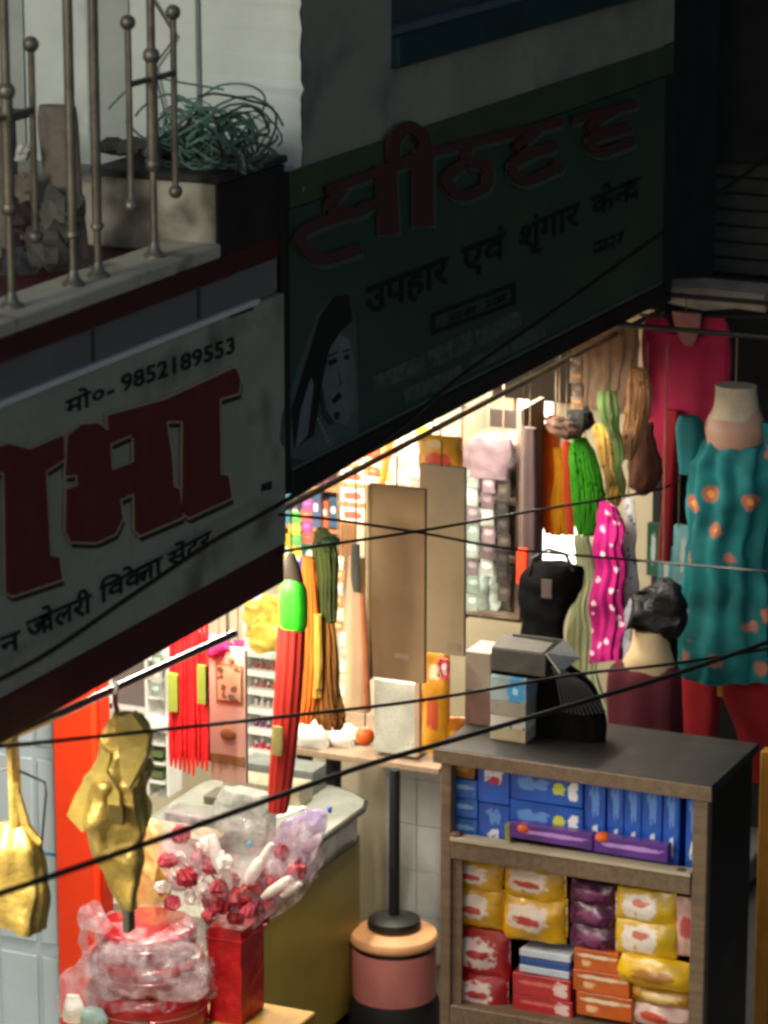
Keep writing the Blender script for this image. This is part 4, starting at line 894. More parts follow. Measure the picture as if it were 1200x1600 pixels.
# lit grille window at the end wall
lw = thing('lit_grille_window', on(830, 690, x=4.28), 'glowing white grille window deep in the right shop', 'window')
box_px(4.28, 806, 866, 625, 684, .01).build('lit_pane', mat('pane_glow', (1, .95, .82), .5, 0, 5, 0, emit=4), lw, False)
for l, r_, t_, b_ in ((804, 868, 650, 656), (826, 832, 622, 688), (802, 807, 622, 688), (804, 868, 684, 690), (864, 868, 622, 688)): box_px(4.262, l, r_, t_, b_, .015).build('bar', tanm, lw, False)
lp = thing('glow_panel', on(875, 880, x=4.28), 'bright white self-glowing wall panel behind the green and orange scarves', 'panel')
box_px(4.28, 838, 912, 822, 894, .01).build('glow_face', mat('panel_glow', (1, .97, .9), .5, 0, 5, 0, emit=4), lp, False); box_px(4.27, 836, 914, 894, 900, .02).build('ledge', whitep, lp, False)  # emission added for a blown-out bright patch; the panel is no lamp

# ------------------------------------------------------------------ scarves on the right
def scarf(name, X, rows, m_, label, top, cat='scarf', folds=8, amp=.12, depth=.5, group=None, seed=0, tz=2.68, skein=0):
    q = thing(name, on(rows[0][1], rows[-1][0], x=X), label, cat, group)
    if skein:
        strands('skein', X, rows, m_, q, int(skein*2.2), depth, .005, seed, 5); hook(q, X, top[0], top[1], tz); return q
    o = hang('cloth', X, rows, m_, q, depth, folds*2-1, amp*1.3, .08, seed=seed, n=96, sub=7)
    crumple(o, .022, 7, seed+len(name), True); crumple(o, .008, 22, seed+2, True)
    zb = min(v.co.z for v in o.data.vertices)
    for v in o.data.vertices:
        if v.co.z < zb+.05: v.co.z += .03*noise.noise(Vector((v.co.y*25, v.co.x*25, seed)))
    hook(q, X, top[0], top[1], tz); return q
def cloth(n_, c_, **k):
    m = mat(n_, c_, .8, k.get('var', .25), 7, .35, stretch=(3, 3, .4), spec=.2); t = m.node_tree; b = t.nodes['Principled BSDF']
    tl = t.nodes.new('ShaderNodeBsdfTranslucent'); mx = t.nodes.new('ShaderNodeMixShader'); mx.inputs[0].default_value = .45      # thin cloth lets light through
    t.links.new(b.inputs['Base Color'].links[0].from_socket, tl.inputs[0]); t.links.new(b.outputs[0], mx.inputs[1]); t.links.new(tl.outputs[0], mx.inputs[2])
    t.links.new(mx.outputs[0], t.nodes['Material Output'].inputs[0]); return m
X = xat(885, 740, .22)
scarf('orange_scarf', X+.03, [(650, 858, 878), (680, 848, 875), (740, 845, 876), (800, 846, 880), (835, 852, 882)], cloth('sc_orange', '#e0641a'), 'bright orange scarf in the bunch of hanging scarves', (868, 652), skein=60)
scarf('yellow_scarf', X, [(700, 866, 880), (740, 868, 886), (790, 862, 888), (836, 866, 890)], cloth('sc_yellow', '#d99a1e'), 'mustard yellow scarf between the orange and green scarves', (873, 702), seed=1, skein=36)
scarf('red_scarf', X-.04, [(690, 880, 890), (750, 882, 893), (800, 884, 896), (836, 888, 896)], cloth('sc_red', '#c04a2c'), 'thin rust red scarf beside the green scarf', (885, 692), seed=2, skein=18)
scarf('green_scarf', X-.05, [(684, 898, 915), (710, 890, 930), (760, 893, 943), (800, 896, 944), (836, 902, 930)], cloth('sc_green', '#3f9a22'), 'bright green scarf fanning out among the hanging scarves', (907, 688), seed=3, skein=80)
kn = thing('dark_cloth_knot', on(885, 670, x=X-.1), 'dark brown cloth knot tying the bunch of scarves', 'knot')
crumple(MB().ball(on(885, 668, x=X-.12), .06, 16, (1, 1.3, .7), .4).build('knot', mat('knot_brown', '#3c2416', .85, .3, 14, .4), kn), .01, 18, 1)
crumple(MB().ball(on(908, 655, x=X-.1), .05, 14, (1, 1.1, .9), .4).build('knot_end', mat('knot_black', '#15140d', .85, .3, 14, .4), kn), .01, 18, 2); hook(kn, X-.12, 885, 655)
X = xat(960, 700, .05)
scarf('yellow_print_cloth', X, [(664, 930, 952), (690, 934, 966), (740, 940, 976), (775, 944, 974), (786, 950, 966)], mat_spots('sc_print', '#e0b458', '#b8743c', 34, .3), 'mustard printed cloth hanging below the pale green ribbon', (946, 610), folds=6)
scarf('pale_green_ribbon', X-.04, [(608, 940, 962), (640, 940, 966), (668, 945, 966), (700, 958, 972), (770, 966, 978)], cloth('sc_mint', '#8aa868'), 'pale green ribbon over the mustard cloth', (950, 612), folds=5)
scarf('peach_scarf', X+.1, [(575, 985, 1008), (610, 980, 1018), (650, 976, 1014), (690, 970, 1000), (718, 976, 988)], cloth('sc_peach', '#d3a273'), 'peach scarf bundle with cream folds left of the magenta top', (996, 580), folds=9, skein=60)
scarf('brown_bag_cloth', X+.2, [(660, 1002, 1020), (690, 990, 1028), (730, 984, 1034), (762, 988, 1030), (770, 996, 1022)], mat('sc_brown', '#5b3424', .8, .25, 8, .3), 'brown cloth pouch behind the peach scarf', (1010, 664), folds=5, amp=.05)
scarf('brown_blouse', X+.3, [(500, 898, 992), (540, 896, 994), (600, 896, 990), (642, 898, 975)], mat('blouse_brown', '#6a5442', .9, .2, 8, .3), 'dull brown folded blouse beneath the sign corner', (940, 535), 'blouse', 9, .10, .16)
X = xat(950, 900, -.02)
scarf('dotted_scarf', X, [(790, 938, 966), (830, 932, 974), (900, 926, 976), (980, 922, 976), (1034, 921, 974)], mat_spots('magenta_dots', '#b01c70', '#e6c3cf', 24, .34, keep=.6), 'magenta scarf with white blotches hanging straight down', (950, 792), folds=6, amp=.1, depth=.4)
scarf('white_print_scarf', X+.08, [(776, 974, 988), (830, 974, 992), (900, 976, 996), (980, 974, 1000), (1030, 974, 998)], mat_spots('white_print', '#c9c6c6', '#7d7f8e', 34, .3), 'white scarf with grey print next to the magenta dotted scarf', (982, 778), folds=5)
scarf('mint_cloth', X+.5, [(840, 900, 925), (900, 898, 930), (980, 890, 930), (1050, 888, 935), (1120, 890, 960)], mat('mint_pale', '#b9c49a', .8, .15, 8, .2), 'pale mint cloth hanging behind the dotted scarf', (912, 842), 'cloth')
tb = thing('teal_blister_packs', on(1045, 925, x=3.9), 'teal and white packaged goods hanging behind the red sash', 'packets')
for k, (l, r_, t_, b_, c_) in enumerate(((1010, 1030, 818, 900, '#2f6a5a'), (1028, 1052, 855, 922, '#4aa0b0'), (1052, 1082, 822, 915, '#7fc0c8'))):
    box_px(3.9-.04*k, l, r_, t_, b_, .03).build('pack', mat_print('teal_pack_%d' % k, c_, [('#d0e4e4', .5, .5, .2, .35)], wob=.2), tb, False, .003)
hook(tb, 3.82, 1060, 824)

# ------------------------------------------------------------------ garments and mannequins at the far end
aw = thing('awning_strip', (4.0, -.3, 2.75), 'pale sagging plastic awning strip above the magenta top', 'awning')
crumple(MB().prism([on(*p, x=3.75) for p in ((1018, 452), (1090, 450), (1195, 460), (1196, 488), (1150, 482), (1100, 484), (1030, 470))], (.12, 0, .02)).build('sheet', mat('awning_plastic', '#8d8578', .5, .3, 8, .2), aw), .012, 9, 1)
MB().tube([on(1000, 492, x=3.7), on(1200, 496, x=3.7)], .006, 8).build('pole', wirem, aw)
X = 3.7
mg = thing('magenta_top', on(1070, 690, x=X), 'sleeveless magenta top on a hanger with a long red sash', 'garment')
mgm = mat('magenta_cloth', '#8f1038', .85, .2, 6, .25)
hang('bodice', X, [(522, 1004, 1140, .16), (545, 1002, 1143), (600, 1006, 1140), (650, 1012, 1136), (690, 1022, 1130), (720, 1032, 1120)], mgm, mg, .16, 9, .07, n=56)
for l, r_ in ((1003, 1052), (1095, 1142)): hang('shoulder', X, [(496, l+8, r_-10), (510, l+2, r_-3), (526, l, r_)], mgm, mg, .3, sub=3)
hang('neck_cloth', X-.05, [(488, 1050, 1096), (510, 1054, 1094), (530, 1062, 1088), (540, 1070, 1082)], mat('neck_pink', '#8a5a58', .85), mg, .3)
hang('sash', X-.06, [(640, 1040, 1062), (700, 1036, 1060), (780, 1034, 1054), (840, 1030, 1050), (876, 1028, 1048)], mat('sash_red', '#8c1020', .8, .25, 8, .3), mg, .5, 5, .1)
string([on(1072, 490, x=X), (X, on(1072, 490, x=X).y, 2.83)], mg, stringm)
X = 3.05
mn = thing('bust_mannequin', on(1148, 640, x=X), 'headless bust mannequin in a teal dress with orange flowers', 'mannequin')
skin = mat('bust_pink', '#9c7868', .5, .08, 6, .05)
hang('bust', X, [(605, 1120, 1180, .8), (625, 1122, 1180, .8), (645, 1112, 1190, .7), (668, 1102, 1198, .72), (690, 1104, 1194, .72), (705, 1100, 1192, .55), (740, 1090, 1196, .5)], skin, mn, .6, sub=4, n=36)
hang('neck_cover', X, [(602, 1118, 1182, .8), (612, 1119, 1182, .82), (638, 1116, 1186, .78), (652, 1108, 1192, .72)], mat('neck_cover_m', '#a89a84', .7), mn, .75, sub=3)
dso = hang('dress', X, [(688, 1092, 1212, .42), (720, 1074, 1216, .5), (760, 1074, 1212, .5), (820, 1072, 1206, .48), (900, 1066, 1208, .42), (980, 1060, 1210, .4), (1040, 1058, 1212, .38), (1062, 1058, 1212, .36)], mat_spots('teal_floral', '#145c60', '#8f5a4a', 9, .36, '#c9873a', keep=.55), mn, .45, 11, .09, n=90, sub=6); crumple(dso, .03, 5, 3, True); crumple(dso, .01, 18, 5, True)
for rows in ([(650, 1062, 1092), (668, 1056, 1102), (700, 1058, 1100), (740, 1062, 1092)], [(660, 1190, 1222), (690, 1192, 1232), (730, 1198, 1230)]): hang('sleeve', X-.02, rows, MATS['teal_floral'], mn, .7, 5, .06)
string([on(1150, 602, x=X), (X, on(1150, 602, x=X).y, 2.82)], mn, stringm)
hr = thing('garment_rail', (3.1, -.7, 2.8), 'dark rail stretching out from the shop front carrying mannequins', 'rail')
MB().tube([(3.05, .02, 2.83), (3.05, -1.6, 2.83)], .011, 8).build('bar', wirem, hr); MB().tube([(3.7, .02, 2.835), (3.7, -1.2, 2.835)], .011, 8).build('bar', wirem, hr)
X = 3.2
rt = thing('red_trousers', on(1130, 1150, x=X), 'red trousers with a yellow drawstring hung under the teal dress', 'trousers')
rtm = mat('trouser_red', '#8f0f16', .85, .25, 7, .3)
for rows in ([(1040, 1060, 1128), (1090, 1056, 1126), (1150, 1058, 1120), (1220, 1060, 1118)], [(1040, 1122, 1200), (1090, 1128, 1210), (1150, 1152, 1215), (1220, 1160, 1220)]): hang('leg', X, rows, rtm, rt, .4, 6, .06)
hang('drawstring', X-.12, [(1055, 1120, 1130), (1088, 1121, 1129)], mat('draw_yellow', '#d08a1e', .7), rt, .4)
string([on(1120, 1044, x=X), on(1120, 1010, x=X)], rt, stringm)
X = 2.75
m2 = thing('small_mannequin', on(1010, 1150, x=X), 'short mannequin torso in a maroon dress standing behind the cabinet', 'mannequin')
hang('neck', X, [(985, 990, 1044, .8), (1008, 988, 1046, .8), (1028, 978, 1052, .7), (1048, 966, 1058, .5)], mat('bust_beige', '#c2a982', .5, .1), m2, .6)
hang('dress', X, [(1036, 968, 1060, .4), (1052, 952, 1064), (1090, 948, 1066), (1140, 950, 1068), (1220, 950, 1070)], mat('maroon_dress', '#4f0e1c', .85, .25, 6, .25), m2, .45, 7, .05, n=44)
MB().tube([on(1010, 1200, x=X), (X, on(1010, 1200, x=X).y, .13)], .03, 10).build('stand', black, m2)
MB().lathe((X, on(1010, 1200, x=X).y, .001), [(.16, 0), (.16, .015), (.04, .13)], 20).build('stand_base', black, m2)
bb = thing('black_polythene_bag', on(1020, 1005, x=X-.02), 'crumpled glossy black polythene bag over the small mannequin', 'bag')
crumple(hang('bag', X-.02, [(914, 1006, 1066, .3), (921, 998, 1070), (948, 984, 1072), (972, 982, 1068), (994, 996, 1052), (1014, 1012, 1034)], mat('black_poly', (.005, .005, .006), .5, .3, 12, .6, spec=.3), bb, .45, wob=.3, n=30), .04, 12, 2)
string([on(1035, 922, x=X), (X, on(1035, 922, x=X).y, 2.83)], bb, stringm)
wt = thing('grey_white_bag', on(985, 1000, x=X+.06), 'grey and white polythene bag left of the black bag', 'bag')
crumple(hang('bag', X+.06, [(935, 985, 1010), (960, 978, 1012), (1000, 974, 1004), (1035, 976, 1000)], mat('poly_grey', '#9a9aa6', .25, .4, 12, .5), wt, .6, wob=.3, n=20), .01, 16, 4); string([on(996, 938, x=X+.06), on(1010, 925, x=X)], wt, stringm)

# ------------------------------------------------------------------ cabinet with packets
CX0, CX1, CY0, CY1, CT = 1.70, 2.23, -.925, .165, 1.405
cb = thing('display_cabinet', (1.95, -.38, .12), 'brown wooden display cabinet filled with blue and yellow packets', 'cabinet')
MB().box((CX0-.02, CY0-.02, CT-.035), (CX1+.01, CY1+.02, CT)).build('top', mat('cabinet_top', '#262422', .55, .25, 10, .08, dirt=('#343029', 5, .55)), cb, False, .004)
MB().box((CX0-.028, CY0-.022, CT-.06), (CX0-.0205, CY1+.022, CT-.002)).build('top_edge', woodh, cb, False, .003)
for y0, y1 in ((CY0, CY0+.06), (CY1-.045, CY1)): MB().box((CX0, y0, .13), (CX0+.05, y1, CT-.036)).build('post', wood, cb, False, .004)
sidem = mat('side_laminate', '#0d0c0b', .3, .3, 6, .05, dirt=('#2a2d2b', 3.2, .6))  # grey blotches imitate reflections on the panel, put into the colour
MB().box((CX0+.051, CY0+.002, .13), (CX1, CY0+.02, CT-.036)).build('side_panel', sidem, cb, False); MB().box((CX0+.051, CY1-.02, .13), (CX1, CY1-.002, CT-.036)).build('side_panel', sidem, cb, False)
MB().box((CX1-.02, CY0+.021, .13), (CX1-.002, CY1-.021, CT-.036)).build('back_panel', sidem, cb, False)
zt = on(900, 1340, x=CX0).z
MB().box((CX0+.008, CY0+.061, zt-.055), (CX1-.021, CY1-.046, zt-.035)).build('shelf', wood, cb, False)
MB().box((CX0-.006, CY0+.061, .955), (CX0+.03, CY1-.046, 1.03)).build('mid_rail', woodh, cb, False, .004)
MB().box((CX0-.012, CY0+.061, 1.031), (CX0+.05, CY1-.046, 1.045)).build('rail_ledge', mat('ledge_cream', '#b3a890', .5, .1, 10), cb, False)
MB().box((CX0-.006, CY0+.061, .265), (CX0+.03, CY1-.046, .345)).build('bottom_rail', woodh, cb, False, .004)
MB().box((CX0+.031, CY0+.061, .30), (CX1-.021, CY1-.046, .345)).build('bottom_shelf', wood, cb, False)
MB().box((CX0, CY0+.061, .13), (CX0+.03, CY1-.046, .264)).build('kick_panel', wood, cb, False)
MB().box((CX0+.018, CY1-.085, .346), (CX0+.03, CY1-.046, .954)).build('door_stile', wood, cb, False)
glassm = mat_film('cabinet_glass', '#c9ccc6', .985, .06)
def pack(l, r_, t_, b_, m_, label, cat, group, d=.1, X=1.765, name='packet', bev=.004):
    c = box_px(X, l, r_, t_, b_, d).build(name, m_, None, False, bev); crumple(c, .0045, 11, l*.37+t_); tag(c, label, cat, group); return c
BL = mat_print('blue_wide', '#1857b8', [('#5f93d8', .3, .55, .24, .2), ('#e6e9ea', .86, .5, .07, .3), ('#c9cf4a', .68, .5, .09, .18)], wob=.22)
BV = mat_print('blue_tall', '#1b52b4', [('#e2e6ee', .5, .25, .2, .12), ('#5a8ad2', .5, .7, .22, .2)], wob=.25)
BR = mat_print('blue_logo', '#1d58ba', [('#e6e6ea', .5, .72, .3, .2), ('#c02a4a', .5, .6, .18, .1)], wob=.2)
BS = mat_print('blue_small', '#2a6ac4', [('#7fb0e0', .5, .6, .4, .12)], wob=.2)
BP = mat_print('purple_thin', '#5a2f8a', [('#b48ad0', .5, .55, .45, .14)], wob=.15)
for t_, b_, w_ in ((1218, 1246, 'topmost of'), (1247, 1277, 'middle one of'), (1278, 1312, 'lowest of')): pack(696, 746, t_, b_, BS, 'small light blue box, %s the pile under the brown packet' % w_, 'box', 'small blue boxes in a pile', .14)
pack(747, 796, 1196, 1256, BR, 'upright blue box with white and red mark, upper of two', 'box', 'blue boxes with red mark'); pack(747, 796, 1257, 1318, BV, 'upright blue box under the one with the red mark', 'box', None)
for t_, b_, w_ in ((1206, 1256, 'upper'), (1257, 1306, 'lower')): pack(797, 911, t_, b_, BL, 'wide blue carton with white and yellow print, %s of two' % w_, 'box', 'wide blue cartons', .12)
for l, r_, t_, b_ in ((912, 946, 1216, 1332), (948, 974, 1214, 1344), (975, 1002, 1218, 1348), (1003, 1034, 1222, 1350), (1035, 1062, 1228, 1356), (1072, 1092, 1236, 1360)): pack(l, r_, t_, b_, BV, 'tall blue carton standing beside the wide blue cartons' if l == 912 else 'tall blue carton squeezed against the cabinet post' if l == 1072 else 'tall blue carton in the middle of the upright row', 'box', 'tall blue cartons in a row', .11, 1.79 if l > 912 else 1.78)
pack(700, 742, 1186, 1215, mat_print('brown_pack', '#8a5a24', [('#c9a040', .5, .5, .3, .2)]), 'brown packet on top of the small blue boxes', 'packet', None)
pack(795, 926, 1294, 1318, BP, 'long purple box lying in front of the wide blue cartons', 'box', None, .045, 1.715); pack(927, 1044, 1313, 1340, BP, 'long purple box lying in front of the tall blue cartons', 'box', None, .045, 1.715)
pack(788, 797, 1288, 1314, mat('olive_bit', '#8d8a3c', .5), 'small olive box end beside the purple box', 'box', None, .04, 1.716)
om = mat('orange_fruit', '#d8601c', .55, .15, 12, .1)
for px, py, lb_ in ((820, 1293, 'small orange ball resting on the left purple box'), (942, 1308, 'small orange ball resting between the two purple boxes')):
    o = MB().ball(on(px, py, x=1.73), .028, 16, (1, 1.15, .75)).build('orange_ball', om); tag(o, lb_, 'ball')
for px, py in ((712, 1303), (1065, 1362)): MB().ball(on(px, py, x=1.715), .022, 12, (1, 1.2, .6), .2).build('knob', mat('knob_brown', '#5d4634', .6), cb)
YB = mat_print('yellow_bag', '#e0ac12', [('#e8d8c8', .42, .55, .34, .3), ('#b8403a', .42, .5, .22, .1)], wob=.16)
YC = mat_print('yellow_bag_b', '#d8b01c', [('#e6dccf', .42, .5, .3, .36), ('#c86a5c', .45, .62, .16, .1)], wob=.2)
RBm = mat_print('red_bag', '#b01820', [('#e2cfc9', .45, .5, .32, .3), ('#a82028', .5, .5, .22, .09)], wob=.2)
PBm = mat_print('purple_bag', '#4a1638', [('#7a3a66', .5, .5, .3, .25)], wob=.3)
def bag(l, r_, t_, b_, m_, label, seed, X=1.80, group=None, cat='packet'): return puff('soft_packet', X, l, r_, t_, b_, m_, label, cat, group, seed, .38, .006)
bag(703, 786, 1345, 1388, YB, 'yellow and white soft packet, upper left on the lower shelf', 1); bag(703, 788, 1386, 1448, YB, 'yellow and white soft packet resting on the red packets', 2)
bag(790, 884, 1352, 1405, YB, 'yellow packet on top of the crumpled yellow one, second column', 3); bag(788, 886, 1400, 1468, YB, 'crumpled yellow packet in the second column', 4)
for k, (t_, b_) in enumerate(((1378, 1412), (1410, 1446), (1444, 1484))): bag(892, 961, t_, b_, PBm, ('topmost dark purple soft packet of the pile', 'dark purple soft packet in the middle of its pile', 'lowest dark purple soft packet of the pile')[k], 5+k, group='purple packets in a pile')
bag(963, 1056, 1390, 1440, YC, 'yellow packet with white print above its twin, third column', 8); bag(963, 1058, 1436, 1494, YC, 'yellow packet with white print below its twin, third column', 9)
bag(1056, 1092, 1402, 1496, mat_print('pink_pack', '#cfa79a', [('#b04a4a', .5, .5, .3, .2)]), 'pinkish soft packet squeezed against the right post', 10)
bag(705, 797, 1450, 1522, RBm, 'red packet with white oval print, upper of two', 11); bag(705, 794, 1518, 1580, RBm, 'red packet with white oval print, lower of two', 12)
for k, (t_, b_, c_) in enumerate(((1488, 1500, '#c9d2de'), (1501, 1512, '#31519a'), (1513, 1524, '#c3ccda'))): pack(812, 890, t_, b_, mat('thin_%d' % k, c_, .4, .15, 10), ['pale thin box topping the thin pile', 'navy thin box in the thin pile', 'pale thin box under the navy one'][k], 'box', None, .12, name='thin_box')
RX = mat_print('red_box', '#b8262c', [('#e6c9c4', .82, .5, .12, .35), ('#d86a60', .4, .6, .3, .1)], wob=.2)
pack(800, 892, 1526, 1559, RX, 'red carton with a white patch below the thin boxes', 'box', None, .12); pack(800, 894, 1560, 1586, RX, 'red carton at the very bottom below its twin', 'box', None, .12)
OX = mat_print('orange_box', '#c05a1c', [('#e6cfae', .5, .7, .45, .1), ('#e2b88a', .3, .35, .12, .15)], wob=.18)
for k, (l, r_, t_, b_) in enumerate(((896, 966, 1486, 1519), (895, 984, 1520, 1554), (900, 988, 1555, 1592))): pack(l, r_, t_, b_, OX, ['smallest orange carton on top of the orange pile', 'middle orange carton of the orange pile', 'lowest orange carton of the orange pile'][k], 'box', None, .12)
bag(968, 1082, 1496, 1542, mat_print('yellow_flat', '#dcae10', [('#a8702c', .5, .45, .3, .2)]), 'flat bright yellow packet drooping over the orange cartons', 14, 1.77)
bag(988, 1084, 1538, 1572, mat_print('ochre_bag', '#b07c22', [('#d8b46a', .5, .5, .3, .2)]), 'ochre packet under the flat yellow packet', 15); bag(990, 1085, 1568, 1606, mat_print('pale_pack', '#c9a79c', [('#b8462e', .4, .5, .25, .2)]), 'pinkish brown packet in the bottom right corner of the cabinet', 16)
yp = thing('yellow_post', (2.6, -1.25, 0), 'ochre wooden post in the dark beside the cabinet', 'post')
p = on(1190, 1500, x=2.6); MB().box((2.6, p.y-.03, .001), (2.66, p.y+.03, 1.25)).build('shaft', mat('post_ochre', '#9a6a20', .6), yp, False, .004); MB().box((2.58, p.y-.06, .0), (2.68, p.y+.06, .02)).build('foot', black, yp, False)

# ------------------------------------------------------------------ goods on top of the cabinet
def ctop(l, r_, t_, b_, X, d, m_, label, name='carton', cat='box'): return pack(l, r_, t_, b_, m_, label, cat, None, d, X, name)
zc = CT+.001
def stack(px0, px1, X, zs, mats, labels, d):
    y0, y1 = on(px0, 1100, x=X).y, on(px1, 1100, x=X).y
    for (z0, z1), m_, lb_ in zip(zs, mats, labels):
        o = MB().box((X, y0, z0), (X+d, y1, z1-.001)).build('carton', m_, None, False, .003); tag(o, lb_, 'box')
stack(766, 822, 1.86, [(zc, zc+.05), (zc+.05, zc+.10), (zc+.10, zc+.16), (zc+.16, zc+.26)],
      [mat('ct_cream', '#a79a7c', .6, .2, 12), mat_spots('ct_white', '#bdb9ae', '#6f6a60', 22, .25), mat('ct_grey', '#8f8a7c', .6, .2, 12), mat_print('ct_blue', '#8fa3a6', [('#2f8fc4', .72, .5, .26, .6), ('#9cd0e6', .7, .45, .08, .15)])],
      ['flat cream box at the bottom of the stack on the cabinet', 'white printed box second in the stack on the cabinet', 'grey box third in the stack on the cabinet', 'grey and sky blue box topping the stack on the cabinet'], .2)
stack(726, 766, 2.0, [(zc, zc+.14), (zc+.14, zc+.30)], [mat('ct_mauve', '#6a5048', .7, .25, 10), mat('ct_taupe', '#8a7e74', .6, .15, 8)], ['mauve brown box at the cabinet top corner', 'taupe box standing on the mauve brown box'], .16)
gb = thing('open_carton', on(815, 1035, x=1.9), 'opened grey carton with a pale flap on the stacked boxes', 'box')
gm_ = mat('carton_grey', '#4c4944', .8, .25, 7, .2, dirt=('#35322e', 5, .55))
p, q = on(768, 1005, x=1.88), on(852, 1005, x=1.88); zb_ = zc+.262; zt2 = zb_+.10
MB().box((1.88, q.y, zb_), (2.10, p.y, zb_+.012)).build('bottom', gm_, gb, False)
for a0, b0 in (((1.88, q.y, zb_), (1.886, p.y, zt2)), ((2.094, q.y, zb_), (2.10, p.y, zt2)), ((1.887, q.y, zb_+.013), (2.093, q.y+.006, zt2)), ((1.887, p.y-.006, zb_+.013), (2.093, p.y, zt2))): MB().box(a0, b0).build('side', gm_, gb, False)
crumple(MB().prism([(1.887, q.y, zt2), (2.09, q.y, zt2), (2.09, q.y-.06, zt2-.065), (1.887, q.y-.055, zt2-.07)], (0, -.004, .004)).build('flap', mat('flap_pale', '#b9b9ae', .6), gb, False), .006, 14, 2)
crumple(MB().prism([(1.886, p.y, zt2), (1.886, q.y+.01, zt2), (1.99, q.y+.01, zt2+.012), (1.99, p.y, zt2+.02)], (0, 0, .004)).build('flap', gm_, gb, False), .006, 14, 3)
bg2 = thing('black_leather_bag', on(860, 950, x=2.55), 'large black bag with a rounded top behind the opened carton', 'bag')
crumple(hang('bag_body', 2.55, [(880, 846, 910), (890, 824, 915), (908, 814, 913), (930, 811, 900), (948, 811, 888), (985, 813, 882), (1060, 815, 880)], mat('dull_black', (.004, .004, .004), .95, .3, 8, .2, spec=.05), bg2, .3, wob=.15, n=40, sub=6), .02, 11, 3, True)
MB().tube([on(p_[0], p_[1], x=2.46) for p_ in ((828, 900), (832, 872), (856, 858), (884, 866), (896, 892))], .008, 6).build('handle', mat('handle_black', '#0b0b0b', .5), bg2)
MB().box(on(846, 905, x=2.42), on(862, 935, x=2.425)).build('label_patch', mat('patch_grey', '#4a403e', .5), bg2, False)
fan = thing('black_mesh_basket', on(860, 1120, x=2.0), 'black ribbed mesh basket lying on the cabinet top', 'basket')
pts0 = on(800, 1140, x=2.0)
hang('basket_body', 2.02, [(1035, 850, 890), (1060, 826, 925), (1090, 812, 940), (1118, 806, 948), (1148, 808, 946)], mat('mesh_black', '#0a0a0a', .95, .3, 30, .4, spec=.1), fan, .35, 18, .03, n=54)
for k in range(11):
    t_ = k/10; a = on(862+t_*22, 1040+t_*10, x=1.9); b = on(880+t_*66, 1118-abs(t_-.5)*10, x=1.87)
    MB().tube([a, a.lerp(b, .5)+Vector((0, 0, .03)), b], .004, 5).build('rib', mat('rib_dark', '#161615', .5), fan)

# ------------------------------------------------------------------ bucket, pole, tiles
bk = thing('pink_bucket', (2.12, .548, .13), 'dusty pink drum with a peach rim and black base beneath the pole', 'bucket')
MB().lathe((2.12, .548, .0), [(0.1898, .001), (0.1898, .13), (0.1725, .16)], 28).build('base', black, bk)
MB().lathe((2.12, .548, .161), [(0.1702, 0), (0.1725, .02), (0.1725, .20), (0.1679, .21)], 32).build('drum', mat('drum_pink', '#b8706a', .5, .12, 6, .05), bk)
MB().lathe((2.12, .548, .371), [(0.1679, 0), (0.1679, .02)], 32).build('dark_band', mat('band_dark', '#1c1413', .5), bk)
MB().lathe((2.12, .548, .391), [(0.1725, 0), (0.1817, .01), (0.1817, .025), (0.1725, .04), (0.1035, .062), (0.0920, .063)], 32).build('rim', mat('rim_peach', '#d39a6a', .5, .1), bk)
MB().lathe((2.12, .548, .455), [(0.1058, 0), (0.1104, .01), (0.1058, .035), (0.0690, .05), (0.0230, .052)], 28).build('collar', mat('collar_black', '#1e1f1d', .5), bk)
MB().tube([(2.12, .548, .50), (2.13, .55, 1.125)], .022, 12).build('pole', black, bk)
tw = thing('low_tiled_wall', (2.8, .5, 0), 'low white tiled wall behind the black pole', 'wall')
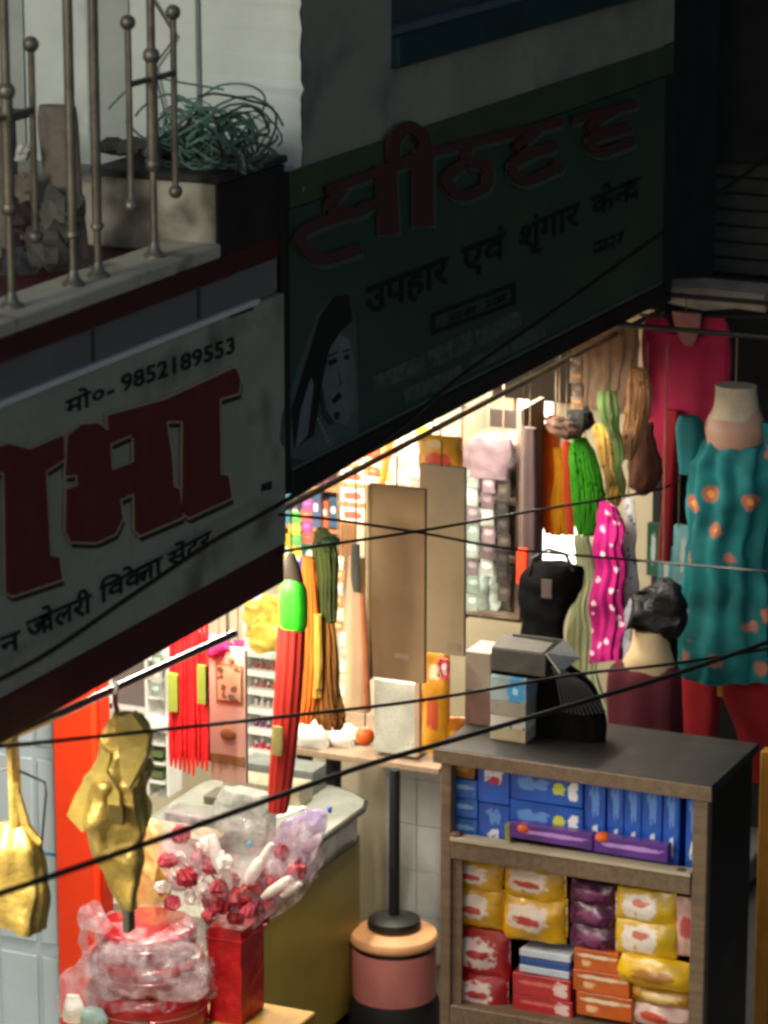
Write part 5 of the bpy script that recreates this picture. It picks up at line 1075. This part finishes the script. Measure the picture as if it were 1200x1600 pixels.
MB().box((2.80, .30, .02), (2.88, .895, 1.06)).build('core', mat('grout', '#9a9890', .9), tw, False)
tilem = bpy.data.meshes.new('tile')
first = None
for i in range(4):
    for j in range(5):
        y0 = .302+i*.148; z0 = .025+j*.206
        if first is None: first = MB().box((-.006, 0, 0), (0, .145, .203)).build('tile', mat('tile_white', '#d3d6d4', .3, .15, 4, .03, dirt=('#9a9a92', 4, .6)), tw, False, .002, local=True); o = first
        else: o = first.copy(); COL.objects.link(o); o.parent = tw
        o.location = (2.80-2.8, y0-.5, z0)

# ------------------------------------------------------------------ overhead cables
def cable(pl, r_, label):
    """pl: (px, py, plane y) along the cable"""
    pts = [on(a_, b_, y=c_) for a_, b_, c_ in pl]; sm = smoothsecs([(p.x, p.y, p.z, 1) for p in pts], 6)
    o = MB().tube([p[:3] for p in sm], r_, 6).build('overhead_cable', wirem); tag(o, label, 'cable', 'cables strung along the shop fronts')
cable([(1290, 185, -.5), (1200, 247, -.45), (1000, 388, -.35), (860, 490, -.28), (720, 588, -.2), (600, 688, -.15), (430, 792, -.12), (330, 848, -.12), (200, 935, -.12), (60, 1030, -.12), (-90, 1105, -.12)], .008, 'thick black cable crossing both signboards diagonally')
cable([(-120, 1170, -.4), (0, 1166, -.4), (180, 1148, -.4), (430, 1121, -.4), (660, 1094, -.45), (900, 1054, -.6), (1060, 1036, -.9), (1280, 1000, -1.05)], .006, 'thin black cable passing in front of the gold bouquet and red streamer')
cable([(-120, 1430, -.8), (0, 1396, -.8), (280, 1300, -.8), (550, 1203, -.8), (730, 1150, -.85), (950, 1085, -1.0), (1080, 1045, -1.1), (1280, 975, -1.2)], .0085, 'thick black cable passing over the rose bouquet')
cable([(437, 862, -.03), (540, 847, -.09), (660, 829, -.14), (840, 797, -.14), (1010, 769, -.1), (1060, 752, -.05)], .0055, 'thin black cable rising across the brown board to the scarves')
cable([(437, 804, -.03), (520, 812, -.08), (660, 833, -.12), (800, 858, -.16), (1000, 876, -.3), (1200, 893, -.95), (1300, 900, -1.0)], .0055, 'thin dark cable sagging from the sign corner to the teal dress')
